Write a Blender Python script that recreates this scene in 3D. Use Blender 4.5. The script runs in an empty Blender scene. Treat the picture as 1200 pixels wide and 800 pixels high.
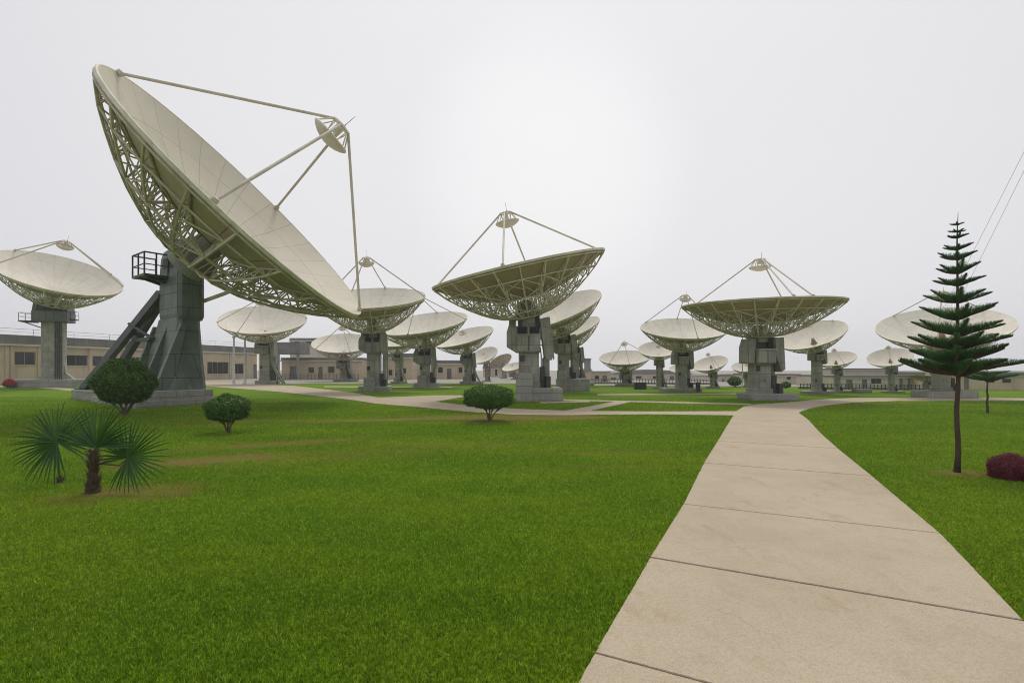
import bpy, math, random
import numpy as np
from mathutils import Vector, Matrix
random.seed(7); rng = np.random.default_rng(7)
F, HY, CH = 570.0, 431.0, 2.4          # focal length in photo pixels, horizon row, eye height
R = math.radians; PI = math.pi
scene = bpy.context.scene
COL = scene.collection

def gnd(px, py):                        # photo pixel -> point on the lawn
    Y = F*CH/(py-HY); return ((px-600)/F*Y, Y)
def at(px, py, Y):                      # photo pixel at a known depth
    return Vector(((px-600)/F*Y, Y, CH+(HY-py)/F*Y))

# ------------------------------------------------------------------ materials
def nodes_of(name):
    m = bpy.data.materials.new(name); m.use_nodes = True
    nt = m.node_tree; b = nt.nodes['Principled BSDF']; return m, nt, b
def N(nt, t, **kw):
    n = nt.nodes.new(t)
    for k, v in kw.items():
        if k in n.inputs: n.inputs[k].default_value = v
        else: setattr(n, k, v)
    return n
def L(nt, a, b): nt.links.new(a, b)
def mth(nt, op, a, b=None, c=None, clamp=False):
    n = nt.nodes.new('ShaderNodeMath'); n.operation = op; n.use_clamp = clamp
    for i, v in enumerate((a, b, c)):
        if v is None: continue
        if hasattr(v, 'links'): nt.links.new(v, n.inputs[i])
        else: n.inputs[i].default_value = v
    return n.outputs[0]
def mixc(nt, f, a, b, mode='MIX'):
    n = nt.nodes.new('ShaderNodeMix'); n.data_type = 'RGBA'; n.blend_type = mode
    for s, v in ((n.inputs[0], f), (n.inputs[6], a), (n.inputs[7], b)):
        if hasattr(v, 'links'): nt.links.new(v, s)
        elif isinstance(v, (int, float)): s.default_value = v
        else: s.default_value = (*v, 1)
    return n.outputs[2]
def noise(nt, vec, scale, detail=5, rough=.6):
    n = N(nt, 'ShaderNodeTexNoise'); n.inputs['Scale'].default_value = scale
    n.inputs['Detail'].default_value = detail; n.inputs['Roughness'].default_value = rough
    L(nt, vec, n.inputs['Vector']); return n.outputs['Fac']
def ramp(nt, v, lo, hi):
    n = nt.nodes.new('ShaderNodeMapRange'); n.interpolation_type = 'SMOOTHSTEP'
    L(nt, v, n.inputs[0]); n.inputs[1].default_value = lo; n.inputs[2].default_value = hi
    return n.outputs[0]
def stretch(nt, vec, s):
    n = nt.nodes.new('ShaderNodeMapping'); n.inputs['Scale'].default_value = s
    L(nt, vec, n.inputs['Vector']); return n.outputs[0]

def weathered(name, col, col2, rough=.7, sc=1.0, streak=0.5, bump=.1, seams=None, metal=0.0, spec=.3):
    m, nt, b = nodes_of(name)
    pos = N(nt, 'ShaderNodeNewGeometry').outputs['Position']
    n1 = ramp(nt, noise(nt, pos, .9*sc, 6, .65), .35, .68)
    c = mixc(nt, n1, col, col2)
    st = ramp(nt, noise(nt, stretch(nt, pos, (5*sc, 5*sc, .35*sc)), 1.0, 5, .6), .5, .75)
    dark = tuple(x*.38 for x in col)
    c = mixc(nt, mth(nt, 'MULTIPLY', st, streak), c, dark)
    fine = noise(nt, pos, 22*sc, 4, .7)
    c = mixc(nt, mth(nt, 'MULTIPLY', ramp(nt, fine, .3, .75), .22), c, tuple(min(1, x*1.35) for x in col))
    h = fine
    if seams:
        sx, sz, th = seams
        ob = N(nt, 'ShaderNodeTexCoord').outputs['Object']
        sp = N(nt, 'ShaderNodeSeparateXYZ'); L(nt, ob, sp.inputs[0])
        def line(v, s):
            f = mth(nt, 'FRACT', mth(nt, 'ADD', mth(nt, 'DIVIDE', v, s), 50.37))
            return mth(nt, 'LESS_THAN', mth(nt, 'ABSOLUTE', mth(nt, 'SUBTRACT', f, .5)), th/s)
        row = mth(nt, 'FLOOR', mth(nt, 'ADD', mth(nt, 'DIVIDE', sp.outputs[2], sz), 50.87))
        u = mth(nt, 'ADD', mth(nt, 'ADD', sp.outputs[0], sp.outputs[1]), mth(nt, 'MULTIPLY', row, sx*.5))
        ln = mth(nt, 'MAXIMUM', line(u, sx), line(sp.outputs[2], sz))
        # every panel a slightly different tone
        wn = N(nt, 'ShaderNodeTexWhiteNoise'); wn.noise_dimensions = '2D'
        cb = N(nt, 'ShaderNodeCombineXYZ'); L(nt, row, cb.inputs[1])
        L(nt, mth(nt, 'FLOOR', mth(nt, 'ADD', mth(nt, 'DIVIDE', u, sx), 50.87)), cb.inputs[0]); L(nt, cb.outputs[0], wn.inputs['Vector'])
        c = mixc(nt, mth(nt, 'MULTIPLY', wn.outputs['Value'], .42), c, tuple(x*.6 for x in col))
        c = mixc(nt, mth(nt, 'MULTIPLY', ln, .8), c, tuple(x*.22 for x in col))
        h = mth(nt, 'SUBTRACT', fine, mth(nt, 'MULTIPLY', ln, 2.0))
    L(nt, c, b.inputs['Base Color']); b.inputs['Roughness'].default_value = rough
    b.inputs['Metallic'].default_value = metal; b.inputs['Specular IOR Level'].default_value = spec
    bp = N(nt, 'ShaderNodeBump', Strength=bump, Distance=.02); L(nt, h, bp.inputs['Height']); L(nt, bp.outputs[0], b.inputs['Normal'])
    return m

def dish_mat(name, col, dirt, gores, rings, lw=.0016, seam=.55):
    m, nt, b = nodes_of(name)
    ob = N(nt, 'ShaderNodeTexCoord').outputs['Object']
    sp = N(nt, 'ShaderNodeSeparateXYZ'); L(nt, ob, sp.inputs[0]); x, y = sp.outputs[0], sp.outputs[1]
    r = mth(nt, 'SQRT', mth(nt, 'ADD', mth(nt, 'MULTIPLY', x, x), mth(nt, 'MULTIPLY', y, y)))
    an = mth(nt, 'DIVIDE', mth(nt, 'ARCTAN2', y, x), 2*PI/gores)
    fa = mth(nt, 'ABSOLUTE', mth(nt, 'SUBTRACT', mth(nt, 'FRACT', mth(nt, 'ADD', an, 100.5)), .5))
    ln = mth(nt, 'LESS_THAN', mth(nt, 'MULTIPLY', mth(nt, 'MULTIPLY', fa, r), 2*PI/gores), lw)
    tot = ln
    for q in rings:
        tot = mth(nt, 'MAXIMUM', tot, mth(nt, 'LESS_THAN', mth(nt, 'ABSOLUTE', mth(nt, 'SUBTRACT', r, q)), lw))
    cb = N(nt, 'ShaderNodeCombineXYZ'); L(nt, mth(nt, 'FLOOR', mth(nt, 'ADD', an, 100)), cb.inputs[0])
    L(nt, mth(nt, 'FLOOR', mth(nt, 'MULTIPLY', r, 7.5)), cb.inputs[1])
    wn = N(nt, 'ShaderNodeTexWhiteNoise'); wn.noise_dimensions = '2D'; L(nt, cb.outputs[0], wn.inputs['Vector'])
    c = mixc(nt, mth(nt, 'MULTIPLY', wn.outputs['Value'], .35), col, tuple(v*.86 for v in col))
    n1 = ramp(nt, noise(nt, ob, 7, 7, .7), .42, .75)
    c = mixc(nt, mth(nt, 'MULTIPLY', n1, .6), c, dirt)
    # rain streaks that run along the gores
    cp = N(nt, 'ShaderNodeCombineXYZ'); L(nt, mth(nt, 'MULTIPLY', an, 6.0), cp.inputs[0]); L(nt, mth(nt, 'MULTIPLY', r, 3), cp.inputs[1])
    s = ramp(nt, noise(nt, cp.outputs[0], 1.5, 4, .6), .55, .8)
    c = mixc(nt, mth(nt, 'MULTIPLY', s, .55), c, dirt)
    c = mixc(nt, mth(nt, 'MULTIPLY', tot, seam), c, tuple(v*.25 for v in col))
    L(nt, c, b.inputs['Base Color']); b.inputs['Roughness'].default_value = .62; b.inputs['Specular IOR Level'].default_value = .25
    return m

def leafmat(name, c1, c2, c3, trans=.35, sc=3.0):
    m, nt, b = nodes_of(name)
    geo = N(nt, 'ShaderNodeNewGeometry')
    rnd = geo.outputs['Random Per Island']
    c = mixc(nt, rnd, c1, c2)
    c = mixc(nt, mth(nt, 'MULTIPLY', ramp(nt, noise(nt, geo.outputs['Position'], sc, 3), .45, .7), .55), c, c3)
    L(nt, c, b.inputs['Base Color']); b.inputs['Roughness'].default_value = .5; b.inputs['Specular IOR Level'].default_value = .35
    tr = N(nt, 'ShaderNodeBsdfTranslucent'); L(nt, c, tr.inputs[0])
    mx = N(nt, 'ShaderNodeMixShader'); mx.inputs[0].default_value = trans
    L(nt, b.outputs[0], mx.inputs[1]); L(nt, tr.outputs[0], mx.inputs[2])
    L(nt, mx.outputs[0], nt.nodes['Material Output'].inputs[0]); return m

# worn, dry places of the lawn: centre pixel on the lawn, half sizes in metres, turn, strength
WORN = []
for px, py, sx, sy, rot, s in ((590, 489, 4.6, 1.5, -.03, 1.9), (655, 488.5, 2.4, .8, 0, 1.3), (450, 492, 4.6, .8, .22, 1.3), (330, 520, 3.6, .8, .5, .8), (235, 540, 2.2, .75, .45, 1.2), (260, 494, 3, .8, .1, .8),
                               (150, 578, 1.3, .75, .2, 1.15), (1120, 553.5, .75, .42, 0, 1.5), (573, 494, 1.5, .5, 0, 1.5), (640, 489, 3.2, .9, -.05, 1.6), (690, 531, 2.8, .35, .02, .6), (380, 535, 4.0, 1.3, .3, .35), (20, 505, 2.5, .8, 0, .5),  # conifer foot patch: bare soil plus the tree's shade, put into the colour
                               (720, 548, 2.2, .5, .1, .3), (560, 520, 4, .9, .1, .3)):
    X, Y = gnd(px, py); WORN.append((X, Y, sx, sy, rot, s))
def grass_color(nt, pos, rnd=None):
    big = ramp(nt, noise(nt, stretch(nt, pos, (.35, .8, 0)), .55, 4, .6), .35, .7)
    c = mixc(nt, big, (.165, .32, .008), (.31, .435, .016))
    med = ramp(nt, noise(nt, pos, 2.6, 5, .7), .4, .7)
    c = mixc(nt, mth(nt, 'MULTIPLY', med, .45), c, (.115, .215, .006))
    w = None
    wn_ = N(nt, 'ShaderNodeTexNoise'); wn_.inputs['Scale'].default_value = .9; wn_.inputs['Detail'].default_value = 5; wn_.inputs['Roughness'].default_value = .7; L(nt, pos, wn_.inputs['Vector'])
    wa = nt.nodes.new('ShaderNodeVectorMath'); wa.operation = 'MULTIPLY_ADD'; L(nt, wn_.outputs['Color'], wa.inputs[0]); wa.inputs[1].default_value = (2.2, 1.3, 0); wa.inputs[2].default_value = (-1.1, -.65, 0)
    wb = nt.nodes.new('ShaderNodeVectorMath'); wb.operation = 'ADD'; L(nt, pos, wb.inputs[0]); L(nt, wa.outputs[0], wb.inputs[1]); wpos = wb.outputs[0]
    for X, Y, sx, sy, rot, s in WORN:
        mp = nt.nodes.new('ShaderNodeMapping'); mp.vector_type = 'TEXTURE'
        mp.inputs['Location'].default_value = (X, Y, 0); mp.inputs['Rotation'].default_value = (0, 0, rot)
        mp.inputs['Scale'].default_value = (sx, sy, 1000); L(nt, wpos, mp.inputs['Vector'])
        ln = nt.nodes.new('ShaderNodeVectorMath'); ln.operation = 'LENGTH'; L(nt, mp.outputs[0], ln.inputs[0])
        v = mth(nt, 'MULTIPLY', ramp(nt, mth(nt, 'SUBTRACT', 1.35, ln.outputs['Value']), 0, 1.2), s)
        w = v if w is None else mth(nt, 'ADD', w, v)
    patch = noise(nt, stretch(nt, pos, (.8, 1.5, 0)), 1.3, 6, .72)
    wf = mth(nt, 'MULTIPLY', w, ramp(nt, patch, .30, .54), clamp=True)
    if rnd is not None:
        c = mixc(nt, mth(nt, 'MULTIPLY', ramp(nt, rnd, .35, 1.0), .75), c, (.50, .66, .06))
        tuft = ramp(nt, noise(nt, pos, 24, 2, .6), .42, .58)
        c = mixc(nt, mth(nt, 'MULTIPLY', tuft, .60), c, (.045, .115, .004))
        clump = ramp(nt, noise(nt, pos, 7, 3, .6), .45, .65)
        c = mixc(nt, mth(nt, 'MULTIPLY', clump, .20), c, (.06, .14, .006))
    yel = mixc(nt, ramp(nt, patch, .42, .62), (.30, .235, .045), (.36, .20, .085))
    c = mixc(nt, mth(nt, 'MULTIPLY', wf, .9), c, yel)
    return c, wf
def make_ground_mat():
    m, nt, b = nodes_of('lawn_turf')
    pos = N(nt, 'ShaderNodeNewGeometry').outputs['Position']
    c, wf = grass_color(nt, pos)
    f = noise(nt, pos, 38, 3, .8)
    f2 = noise(nt, pos, 9, 5, .8)
    c = mixc(nt, mth(nt, 'MULTIPLY', ramp(nt, f, .35, .65), .55), c, (.045, .11, .006))
    c = mixc(nt, mth(nt, 'MULTIPLY', ramp(nt, f2, .5, .75), .35), c, (.24, .38, .03))
    c = mixc(nt, .30, c, (.02, .05, .004))
    L(nt, c, b.inputs['Base Color']); b.inputs['Roughness'].default_value = .95; b.inputs['Specular IOR Level'].default_value = .1
    bp = N(nt, 'ShaderNodeBump', Strength=.8, Distance=.05); L(nt, mth(nt, 'ADD', f, f2), bp.inputs['Height']); L(nt, bp.outputs[0], b.inputs['Normal'])
    return m
def make_blade_mat():
    m, nt, b = nodes_of('grass_blades')
    g = N(nt, 'ShaderNodeNewGeometry')
    c, wf = grass_color(nt, g.outputs['Position'], g.outputs['Random Per Island'])
    L(nt, c, b.inputs['Base Color']); b.inputs['Roughness'].default_value = .6; b.inputs['Specular IOR Level'].default_value = .2
    tr = N(nt, 'ShaderNodeBsdfTranslucent'); L(nt, c, tr.inputs[0])
    mx = N(nt, 'ShaderNodeMixShader'); mx.inputs[0].default_value = .4
    L(nt, b.outputs[0], mx.inputs[1]); L(nt, tr.outputs[0], mx.inputs[2]); L(nt, mx.outputs[0], nt.nodes['Material Output'].inputs[0])
    return m
def make_path_mat():
    m, nt, b = nodes_of('path_concrete')
    pos = N(nt, 'ShaderNodeNewGeometry').outputs['Position']
    n1 = ramp(nt, noise(nt, pos, .45, 6, .65), .35, .7)
    c = mixc(nt, n1, (.50, .42, .305), (.43, .36, .26))
    n2 = ramp(nt, noise(nt, pos, 3.2, 8, .75), .48, .72)
    c = mixc(nt, mth(nt, 'MULTIPLY', n2, .28), c, (.33, .255, .165))
    n4 = ramp(nt, noise(nt, stretch(nt, pos, (1.5, 1.5, 0)), .8, 3, .5), .55, .7)
    c = mixc(nt, mth(nt, 'MULTIPLY', n4, .35), c, (.52, .44, .34))
    n6 = ramp(nt, noise(nt, stretch(nt, pos, (1, .6, 0)), 1.1, 7, .7), .56, .74)
    c = mixc(nt, mth(nt, 'MULTIPLY', n6, .65), c, (.36, .25, .14))
    vr = nt.nodes.new('ShaderNodeTexVoronoi'); vr.feature = 'DISTANCE_TO_EDGE'; vr.inputs['Scale'].default_value = .32
    wv = nt.nodes.new('ShaderNodeVectorMath'); wv.operation = 'ADD'; L(nt, pos, wv.inputs[0])
    nn = N(nt, 'ShaderNodeTexNoise'); nn.inputs['Scale'].default_value = 2.5; nn.inputs['Detail'].default_value = 6; L(nt, pos, nn.inputs['Vector'])
    L(nt, nn.outputs['Color'], wv.inputs[1]); L(nt, wv.outputs[0], vr.inputs['Vector'])
    ck = mth(nt, 'MULTIPLY', mth(nt, 'LESS_THAN', vr.outputs['Distance'], .0022), ramp(nt, noise(nt, pos, .5, 2), .52, .6))
    c = mixc(nt, mth(nt, 'MULTIPLY', ck, .45), c, (.12, .09, .06))
    n3 = noise(nt, pos, 55, 3, .85)
    c = mixc(nt, mth(nt, 'MULTIPLY', ramp(nt, n3, .4, .66), .42), c, (.23, .18, .12))
    n5 = noise(nt, pos, 120, 2, .8)
    c = mixc(nt, mth(nt, 'MULTIPLY', ramp(nt, n5, .58, .68), .4), c, (.60, .53, .43))
    L(nt, c, b.inputs['Base Color']); b.inputs['Roughness'].default_value = .9; b.inputs['Specular IOR Level'].default_value = .2
    bp = N(nt, 'ShaderNodeBump', Strength=.45, Distance=.012); L(nt, mth(nt, 'ADD', n3, n5), bp.inputs['Height']); L(nt, bp.outputs[0], b.inputs['Normal'])
    return m
M = {
 'lawn': make_ground_mat(), 'blade': make_blade_mat(), 'path': make_path_mat(),
 'yard': weathered('yard_concrete', (.33, .31, .27), (.25, .24, .20), .9, .25, .1),
 'soil': weathered('joint_soil', (.075, .05, .028), (.05, .035, .02), .95, 3, .2),
 'front': dish_mat('reflector_paint', (.66, .62, .525), (.50, .455, .36), 24, (.20, .31, .42), .0014, .34),
 'frontbig': dish_mat('reflector_paint_large', (.56, .515, .41), (.45, .405, .30), 28, (.17, .28, .39), .0011, .5),
 'back': dish_mat('reflector_back_shaded', (.48, .375, .245), (.33, .25, .155), 24, (.25, .38), .002, .7),  # same cream paint as the front; underside shade put into the colour
 'truss': weathered('truss_paint', (.72, .67, .55), (.52, .47, .36), .6, 1.2, .3),
 'trussd': weathered('truss_paint_weathered', (.62, .55, .41), (.40, .345, .235), .6, 1.2, .3),
 'leg': weathered('support_leg_paint', (.56, .52, .42), (.44, .40, .31), .55, 1.0, .3),
 'conc': weathered('pedestal_concrete', (.40, .39, .33), (.24, .24, .195), .85, .8, .6, .3, (1.15, .62, .012)),
 'panel': weathered('pedestal_panel', (.36, .355, .295), (.21, .215, .175), .6, 1.0, .6, .2, (.9, 1.3, .012)),
 'green': weathered('tower_green_panel', (.165, .195, .160), (.090, .112, .092), .5, .8, .55, .25, (1.35, 1.55, .026), spec=.4),
 'greensteel': weathered('green_steel', (.060, .070, .060), (.040, .047, .042), .45, 1.2, .3),
 'plinth': weathered('plinth_concrete', (.39, .385, .34), (.27, .27, .235), .9, 1.2, .6, .4, (1.7, .52, .014)),
 'dark': weathered('dark_opening', (.018, .020, .020), (.012, .013, .013), .5, 1, .1),
 'lit_ledge': weathered('lit_top_pale', (.62, .62, .60), (.5, .5, .48), .5, 1, .2),  # head box top made paler: the light on it is put into the colour
 'feed': weathered('feed_horn_paint', (.26, .19, .12), (.18, .13, .08), .6, 2, .3),
 'tan': weathered('tan_render', (.56, .475, .34), (.46, .385, .27), .9, .35, .35),
 'cream': weathered('cream_render', (.56, .51, .42), (.47, .43, .35), .9, .35, .35),
 'greyw': weathered('grey_render', (.30, .29, .26), (.23, .22, .20), .9, .4, .4),
 'parapet': weathered('parapet_grey', (.20, .20, .185), (.14, .14, .13), .85, .5, .6),
 'roof': weathered('roof_sheet', (.26, .255, .235), (.20, .2, .19), .8, .5, .3),
 'frame': weathered('window_frame', (.45, .38, .27), (.36, .30, .22), .7, 1, .2),
 'pole': weathered('pole_paint', (.62, .62, .60), (.5, .5, .49), .5, 1, .1),
 'bark': weathered('bark', (.10, .068, .045), (.06, .042, .03), .95, 6, .4, .8),
 'bark2': weathered('shrub_bark', (.17, .13, .09), (.10, .075, .05), .95, 8, .3, .6),
 'cable': weathered('cable', (.25, .25, .26), (.2, .2, .2), .7, 1, .1),
 'shrub': leafmat('shrub_leaf', (.035, .100, .010), (.125, .255, .026), (.022, .068, .008), .25, 3),
 'palm': leafmat('palm_leaf', (.016, .062, .008), (.070, .165, .018), (.014, .050, .010), .2, 2),
 'fibre': leafmat('palm_fibre', (.13, .10, .055), (.09, .065, .035), (.06, .04, .02), .1, 8),
 'pine': leafmat('pine_needles', (.040, .135, .026), (.085, .225, .048), (.024, .080, .018), .2, 5),
 'burg': leafmat('burgundy_leaf', (.13, .018, .034), (.30, .050, .075), (.06, .010, .020), .3, 8),
 'flower': leafmat('red_flower', (.45, .03, .05), (.55, .08, .09), (.30, .03, .04), .2, 4),
}
def glass():
    m, nt, b = nodes_of('window_glass')
    b.inputs['Base Color'].default_value = (.02, .028, .028, 1); b.inputs['Roughness'].default_value = .12
    b.inputs['Specular IOR Level'].default_value = .55; return m
M['glass'] = glass()
M['palm'].node_tree.nodes['Principled BSDF'].inputs['Roughness'].default_value = .32

# ------------------------------------------------------------------ mesh builder
class MB:
    def __init__(s): s.v = []; s.f = []; s.mi = []; s.cur = 0
    def add(s, vs, fs):
        o = len(s.v); s.v.extend([tuple(v) for v in vs]); s.f.extend([tuple(i+o for i in f) for f in fs]); s.mi.extend([s.cur]*len(fs)); return s
    def box(s, x0, x1, y0, y1, z0, z1, bev=0.0, taper=None):
        """box, optionally with bevelled vertical edges; taper=(x0,x1,y0,y1) at the top"""
        t = taper or (x0, x1, y0, y1)
        def ring(a, z, b):
            X0, X1, Y0, Y1 = a
            if b <= 0: return [(X0, Y0, z), (X1, Y0, z), (X1, Y1, z), (X0, Y1, z)]
            return [(X0+b, Y0, z), (X1-b, Y0, z), (X1, Y0+b, z), (X1, Y1-b, z), (X1-b, Y1, z), (X0+b, Y1, z), (X0, Y1-b, z), (X0, Y0+b, z)]
        if bev > 0:
            i = lambda a: (a[0]+bev*.6, a[1]-bev*.6, a[2]+bev*.6, a[3]-bev*.6)
            rs = [ring((x0, x1, y0, y1), z0, bev), ring(t, z1-bev*.6, bev), ring(i(t), z1, bev*.6)]
        else: rs = [ring((x0, x1, y0, y1), z0, 0), ring(t, z1, 0)]
        n = len(rs[0]); vs = [p for r in rs for p in r]; fs = []
        for k in range(len(rs)-1):
            for j in range(n): fs.append((k*n+j, k*n+(j+1) % n, (k+1)*n+(j+1) % n, (k+1)*n+j))
        fs.append(tuple(reversed(range(n)))); fs.append(tuple(range((len(rs)-1)*n, len(rs)*n)))
        return s.add(vs, fs)
    def prism(s, poly, axis, a, b):
        """poly: 2-d points; axis 'y': (x,z) swept from y=a to b; 'x': (y,z); 'z': (x,y)"""
        A = sum(poly[i][0]*poly[(i+1) % len(poly)][1]-poly[(i+1) % len(poly)][0]*poly[i][1] for i in range(len(poly)))
        if A < 0: poly = poly[::-1]
        mk = {'y': lambda p, t: (p[0], t, p[1]), 'x': lambda p, t: (t, p[0], p[1]), 'z': lambda p, t: (p[0], p[1], t)}[axis]
        n = len(poly); vs = [mk(p, a) for p in poly]+[mk(p, b) for p in poly]
        fl = axis == 'y'
        fs = [(j, (j+1) % n, n+(j+1) % n, n+j) for j in range(n)]+[tuple(reversed(range(n))), tuple(range(n, 2*n))]
        if fl: fs = [tuple(reversed(f)) for f in fs]
        return s.add(vs, fs)
    def tube(s, pts, r, n=5, cap=True):
        pts = [Vector(p) for p in pts]; k = len(pts)
        rs = r if isinstance(r, (list, tuple)) else [r]*k
        vs = []; up = None
        for i in range(k):
            d = (pts[min(i+1, k-1)]-pts[max(i-1, 0)]).normalized()
            if up is None: up = Vector((0, 0, 1)) if abs(d.z) < .9 else Vector((1, 0, 0))
            a = d.cross(up).normalized(); b = a.cross(d); up = b
            for j in range(n):
                t = 2*PI*j/n; vs.append(pts[i]+(a*math.cos(t)+b*math.sin(t))*rs[i])
        fs = [(i*n+j, i*n+(j+1) % n, (i+1)*n+(j+1) % n, (i+1)*n+j) for i in range(k-1) for j in range(n)]
        if cap: fs += [tuple(reversed(range(n))), tuple(range((k-1)*n, k*n))]
        return s.add(vs, fs)
    def lathe(s, prof, n=24, c=(0, 0, 0), close=True):
        vs = [(c[0]+r*math.cos(2*PI*j/n), c[1]+r*math.sin(2*PI*j/n), c[2]+z) for r, z in prof for j in range(n)]
        k = len(prof); fs = [(i*n+j, i*n+(j+1) % n, (i+1)*n+(j+1) % n, (i+1)*n+j) for i in range(k-1) for j in range(n)]
        if close: fs += [tuple(reversed(range(n))), tuple(range((k-1)*n, k*n))]
        return s.add(vs, fs)
    def hoop(s, r, z, rad, n=48, m=5):
        vs = []; fs = []
        for i in range(n):
            t = 2*PI*i/n
            for j in range(m):
                u = 2*PI*j/m; rr = r+rad*math.cos(u); vs.append((rr*math.cos(t), rr*math.sin(t), z+rad*math.sin(u)))
        for i in range(n):
            for j in range(m): fs.append((i*m+j, ((i+1) % n)*m+j, ((i+1) % n)*m+(j+1) % m, i*m+(j+1) % m))
        return s.add(vs, fs)
    def mesh(s, name, mats, smooth=False):
        me = bpy.data.meshes.new(name); me.from_pydata(s.v, [], s.f)
        for m in (mats if isinstance(mats, (list, tuple)) else [mats]): me.materials.append(m)
        me.polygons.foreach_set('material_index', s.mi)
        if smooth: me.polygons.foreach_set('use_smooth', [True]*len(me.polygons))
        me.update(); return me
    def build(s, name, mats, parent=None, smooth=False, loc=(0, 0, 0)):
        return link(name, s.mesh(name, mats, smooth), parent, loc)
def link(name, me, parent=None, loc=(0, 0, 0)):
    o = bpy.data.objects.new(name, me); COL.objects.link(o); o.parent = parent; o.location = loc; return o
def thing(name, label, cat, loc=(0, 0, 0), rz=0, group=None):
    o = bpy.data.objects.new(name, None); COL.objects.link(o); o.empty_display_size = .3
    o.location = loc; o.rotation_euler = (0, 0, rz); tag(o, label, cat, group); return o
def tag(o, label, cat, group=None, kind=None):
    if label: o['label'] = label
    if cat: o['category'] = cat
    if group: o['group'] = group
    if kind: o['kind'] = kind
    return o
def struct(o): o['kind'] = 'structure'; return o
def np_mesh(name, V, nper, mat):
    """V: (n*nper,3) vertices, every nper consecutive ones a face"""
    n = len(V)//nper; me = bpy.data.meshes.new(name)
    me.vertices.add(len(V)); me.vertices.foreach_set('co', V.astype(np.float32).ravel())
    me.loops.add(len(V)); me.loops.foreach_set('vertex_index', np.arange(len(V), dtype=np.int32))
    me.polygons.add(n); me.polygons.foreach_set('loop_start', np.arange(0, len(V), nper, dtype=np.int32))
    me.polygons.foreach_set('loop_total', np.full(n, nper, dtype=np.int32))
    me.materials.append(mat); me.update(calc_edges=True); return me

# ------------------------------------------------------------------ ground, paths
def sheet(name, pts, z0, z1, mat):
    b = MB(); b.prism(pts, 'z', z0, z1); return struct(b.build(name, mat))
g = MB(); g.add([(-420, -40, 0), (420, -40, 0), (420, 420, 0), (-420, 420, 0)], [(0, 1, 2, 3)])
struct(g.build('lawn', M['lawn']))
sheet('paved_yard', [(-300, 70), (-46, 71.5), (-30, 74), (-14, 76), (4, 74), (8, 66), (50, 60.5), (60, 52), (72, 46), (300, 46), (300, 400), (-300, 400)], -.05, .02, M['yard'])

main_left = [(650, 862), (680, 800), (697, 768), (762, 655), (814, 560), (845, 508), (857, 491)]
far_walk = [(857, 491), (863, 482), (872, 476.5), (885, 474), (905, 473), (925, 471.5), (950, 469), (975, 467.6), (1000, 466.5), (1058, 466.3), (1290, 467), (1290, 469.6),
            (1050, 470), (1000, 471.7), (970, 475), (953, 478), (940, 482), (936, 484), (945, 490.5), (949, 494.2)]
FW = [gnd(*p) for p in far_walk]
sheet('footpath_bend', FW, -.1, .030, M['path'])
# slabs of the main footpath: joint ends (left, right)
J = [(gnd(762, 655), gnd(1200, 730)), (gnd(801, 592), gnd(1102, 627)), (gnd(825, 543.5), gnd(1022, 559)), (gnd(841, 517.5), gnd(982, 526.5)), (gnd(850, 502.5), gnd(961, 507.5)), (gnd(857, 491), gnd(949, 494.2))]
def shift(p, d, k): return (p[0]+d[0]*k, p[1]+d[1]*k)
l1 = gnd(697, 768); r1 = (3.72, 2.55)
l0 = (-.45, 1.75); r0 = (2.6, .25); lm = (-1.7, -.8); rm = (1.4, -2.3)
JJ = [(lm, rm), (l0, r0), (l1, r1)]+J
soil = MB()
for k in range(len(JJ)-1):
    (a, b), (c, d) = JJ[k], JJ[k+1]
    ed = Vector((b[0]-a[0], b[1]-a[1])).normalized(); nrm = Vector((-ed.y, ed.x))
    gp = .011+.0011*max(0, a[1])
    q = [shift(a, nrm, gp), shift(b, nrm, gp), shift(d, nrm, -gp), shift(c, nrm, -gp)]
    def jig(p, q2, n, amp):
        out = []
        for i in range(n):
            t = i/n; out.append((p[0]+(q2[0]-p[0])*t+random.uniform(-amp, amp), p[1]+(q2[1]-p[1])*t+random.uniform(-amp, amp)))
        return out
    poly = jig(q[0], q[1], 60, .003)+jig(q[1], q[2], 40, .004)+jig(q[2], q[3], 60, .003)+jig(q[3], q[0], 40, .004)
    b3 = MB(); zt = .030+random.uniform(-.003, .003)
    # bevelled slab edge
    cx = sum(p[0] for p in poly)/len(poly); cy = sum(p[1] for p in poly)/len(poly)
    n = len(poly); ins = [(p[0]+(cx-p[0])*.004, p[1]+(cy-p[1])*.004) for p in poly]
    vs = [(p[0], p[1], -.1) for p in poly]+[(p[0], p[1], zt-.008) for p in poly]+[(p[0], p[1], zt) for p in ins]
    fs = [(r*n+j, r*n+(j+1) % n, (r+1)*n+(j+1) % n, (r+1)*n+j) for r in range(2) for j in range(n)]+[tuple(range(2*n, 3*n))]
    b3.add(vs, fs); struct(b3.build('path_slab', M['path']))
mainpoly = [j[0] for j in JJ]+[j[1] for j in reversed(JJ)]
ext = [(p[0]*1, p[1]) for p in mainpoly]
sheet('path_bed', ext, -.1, .006, M['soil'])
cross = [(230, 446.6), (290, 449), (348, 452.4), (413, 460), (440, 465.4), (470, 467.5), (504, 470), (547, 475), (600, 479), (667, 481.5), (760, 482.3), (866, 482),
         (861, 487), (760, 485.7), (667, 486.6), (600, 486), (547, 482.5), (489, 477), (440, 473), (413, 468.7), (327, 459), (230, 451.5)]
P_cross = [gnd(*p) for p in cross]
P_branch = [gnd(*p) for p in [(440, 466), (508, 463.2), (560, 463), (560, 464.6), (540, 465.6), (504, 471.5), (478, 472)]]
P_diag = [gnd(*p) for p in [(650, 483.5), (725, 469.8), (745, 469.9), (738, 471.3), (680, 484)]]
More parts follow.
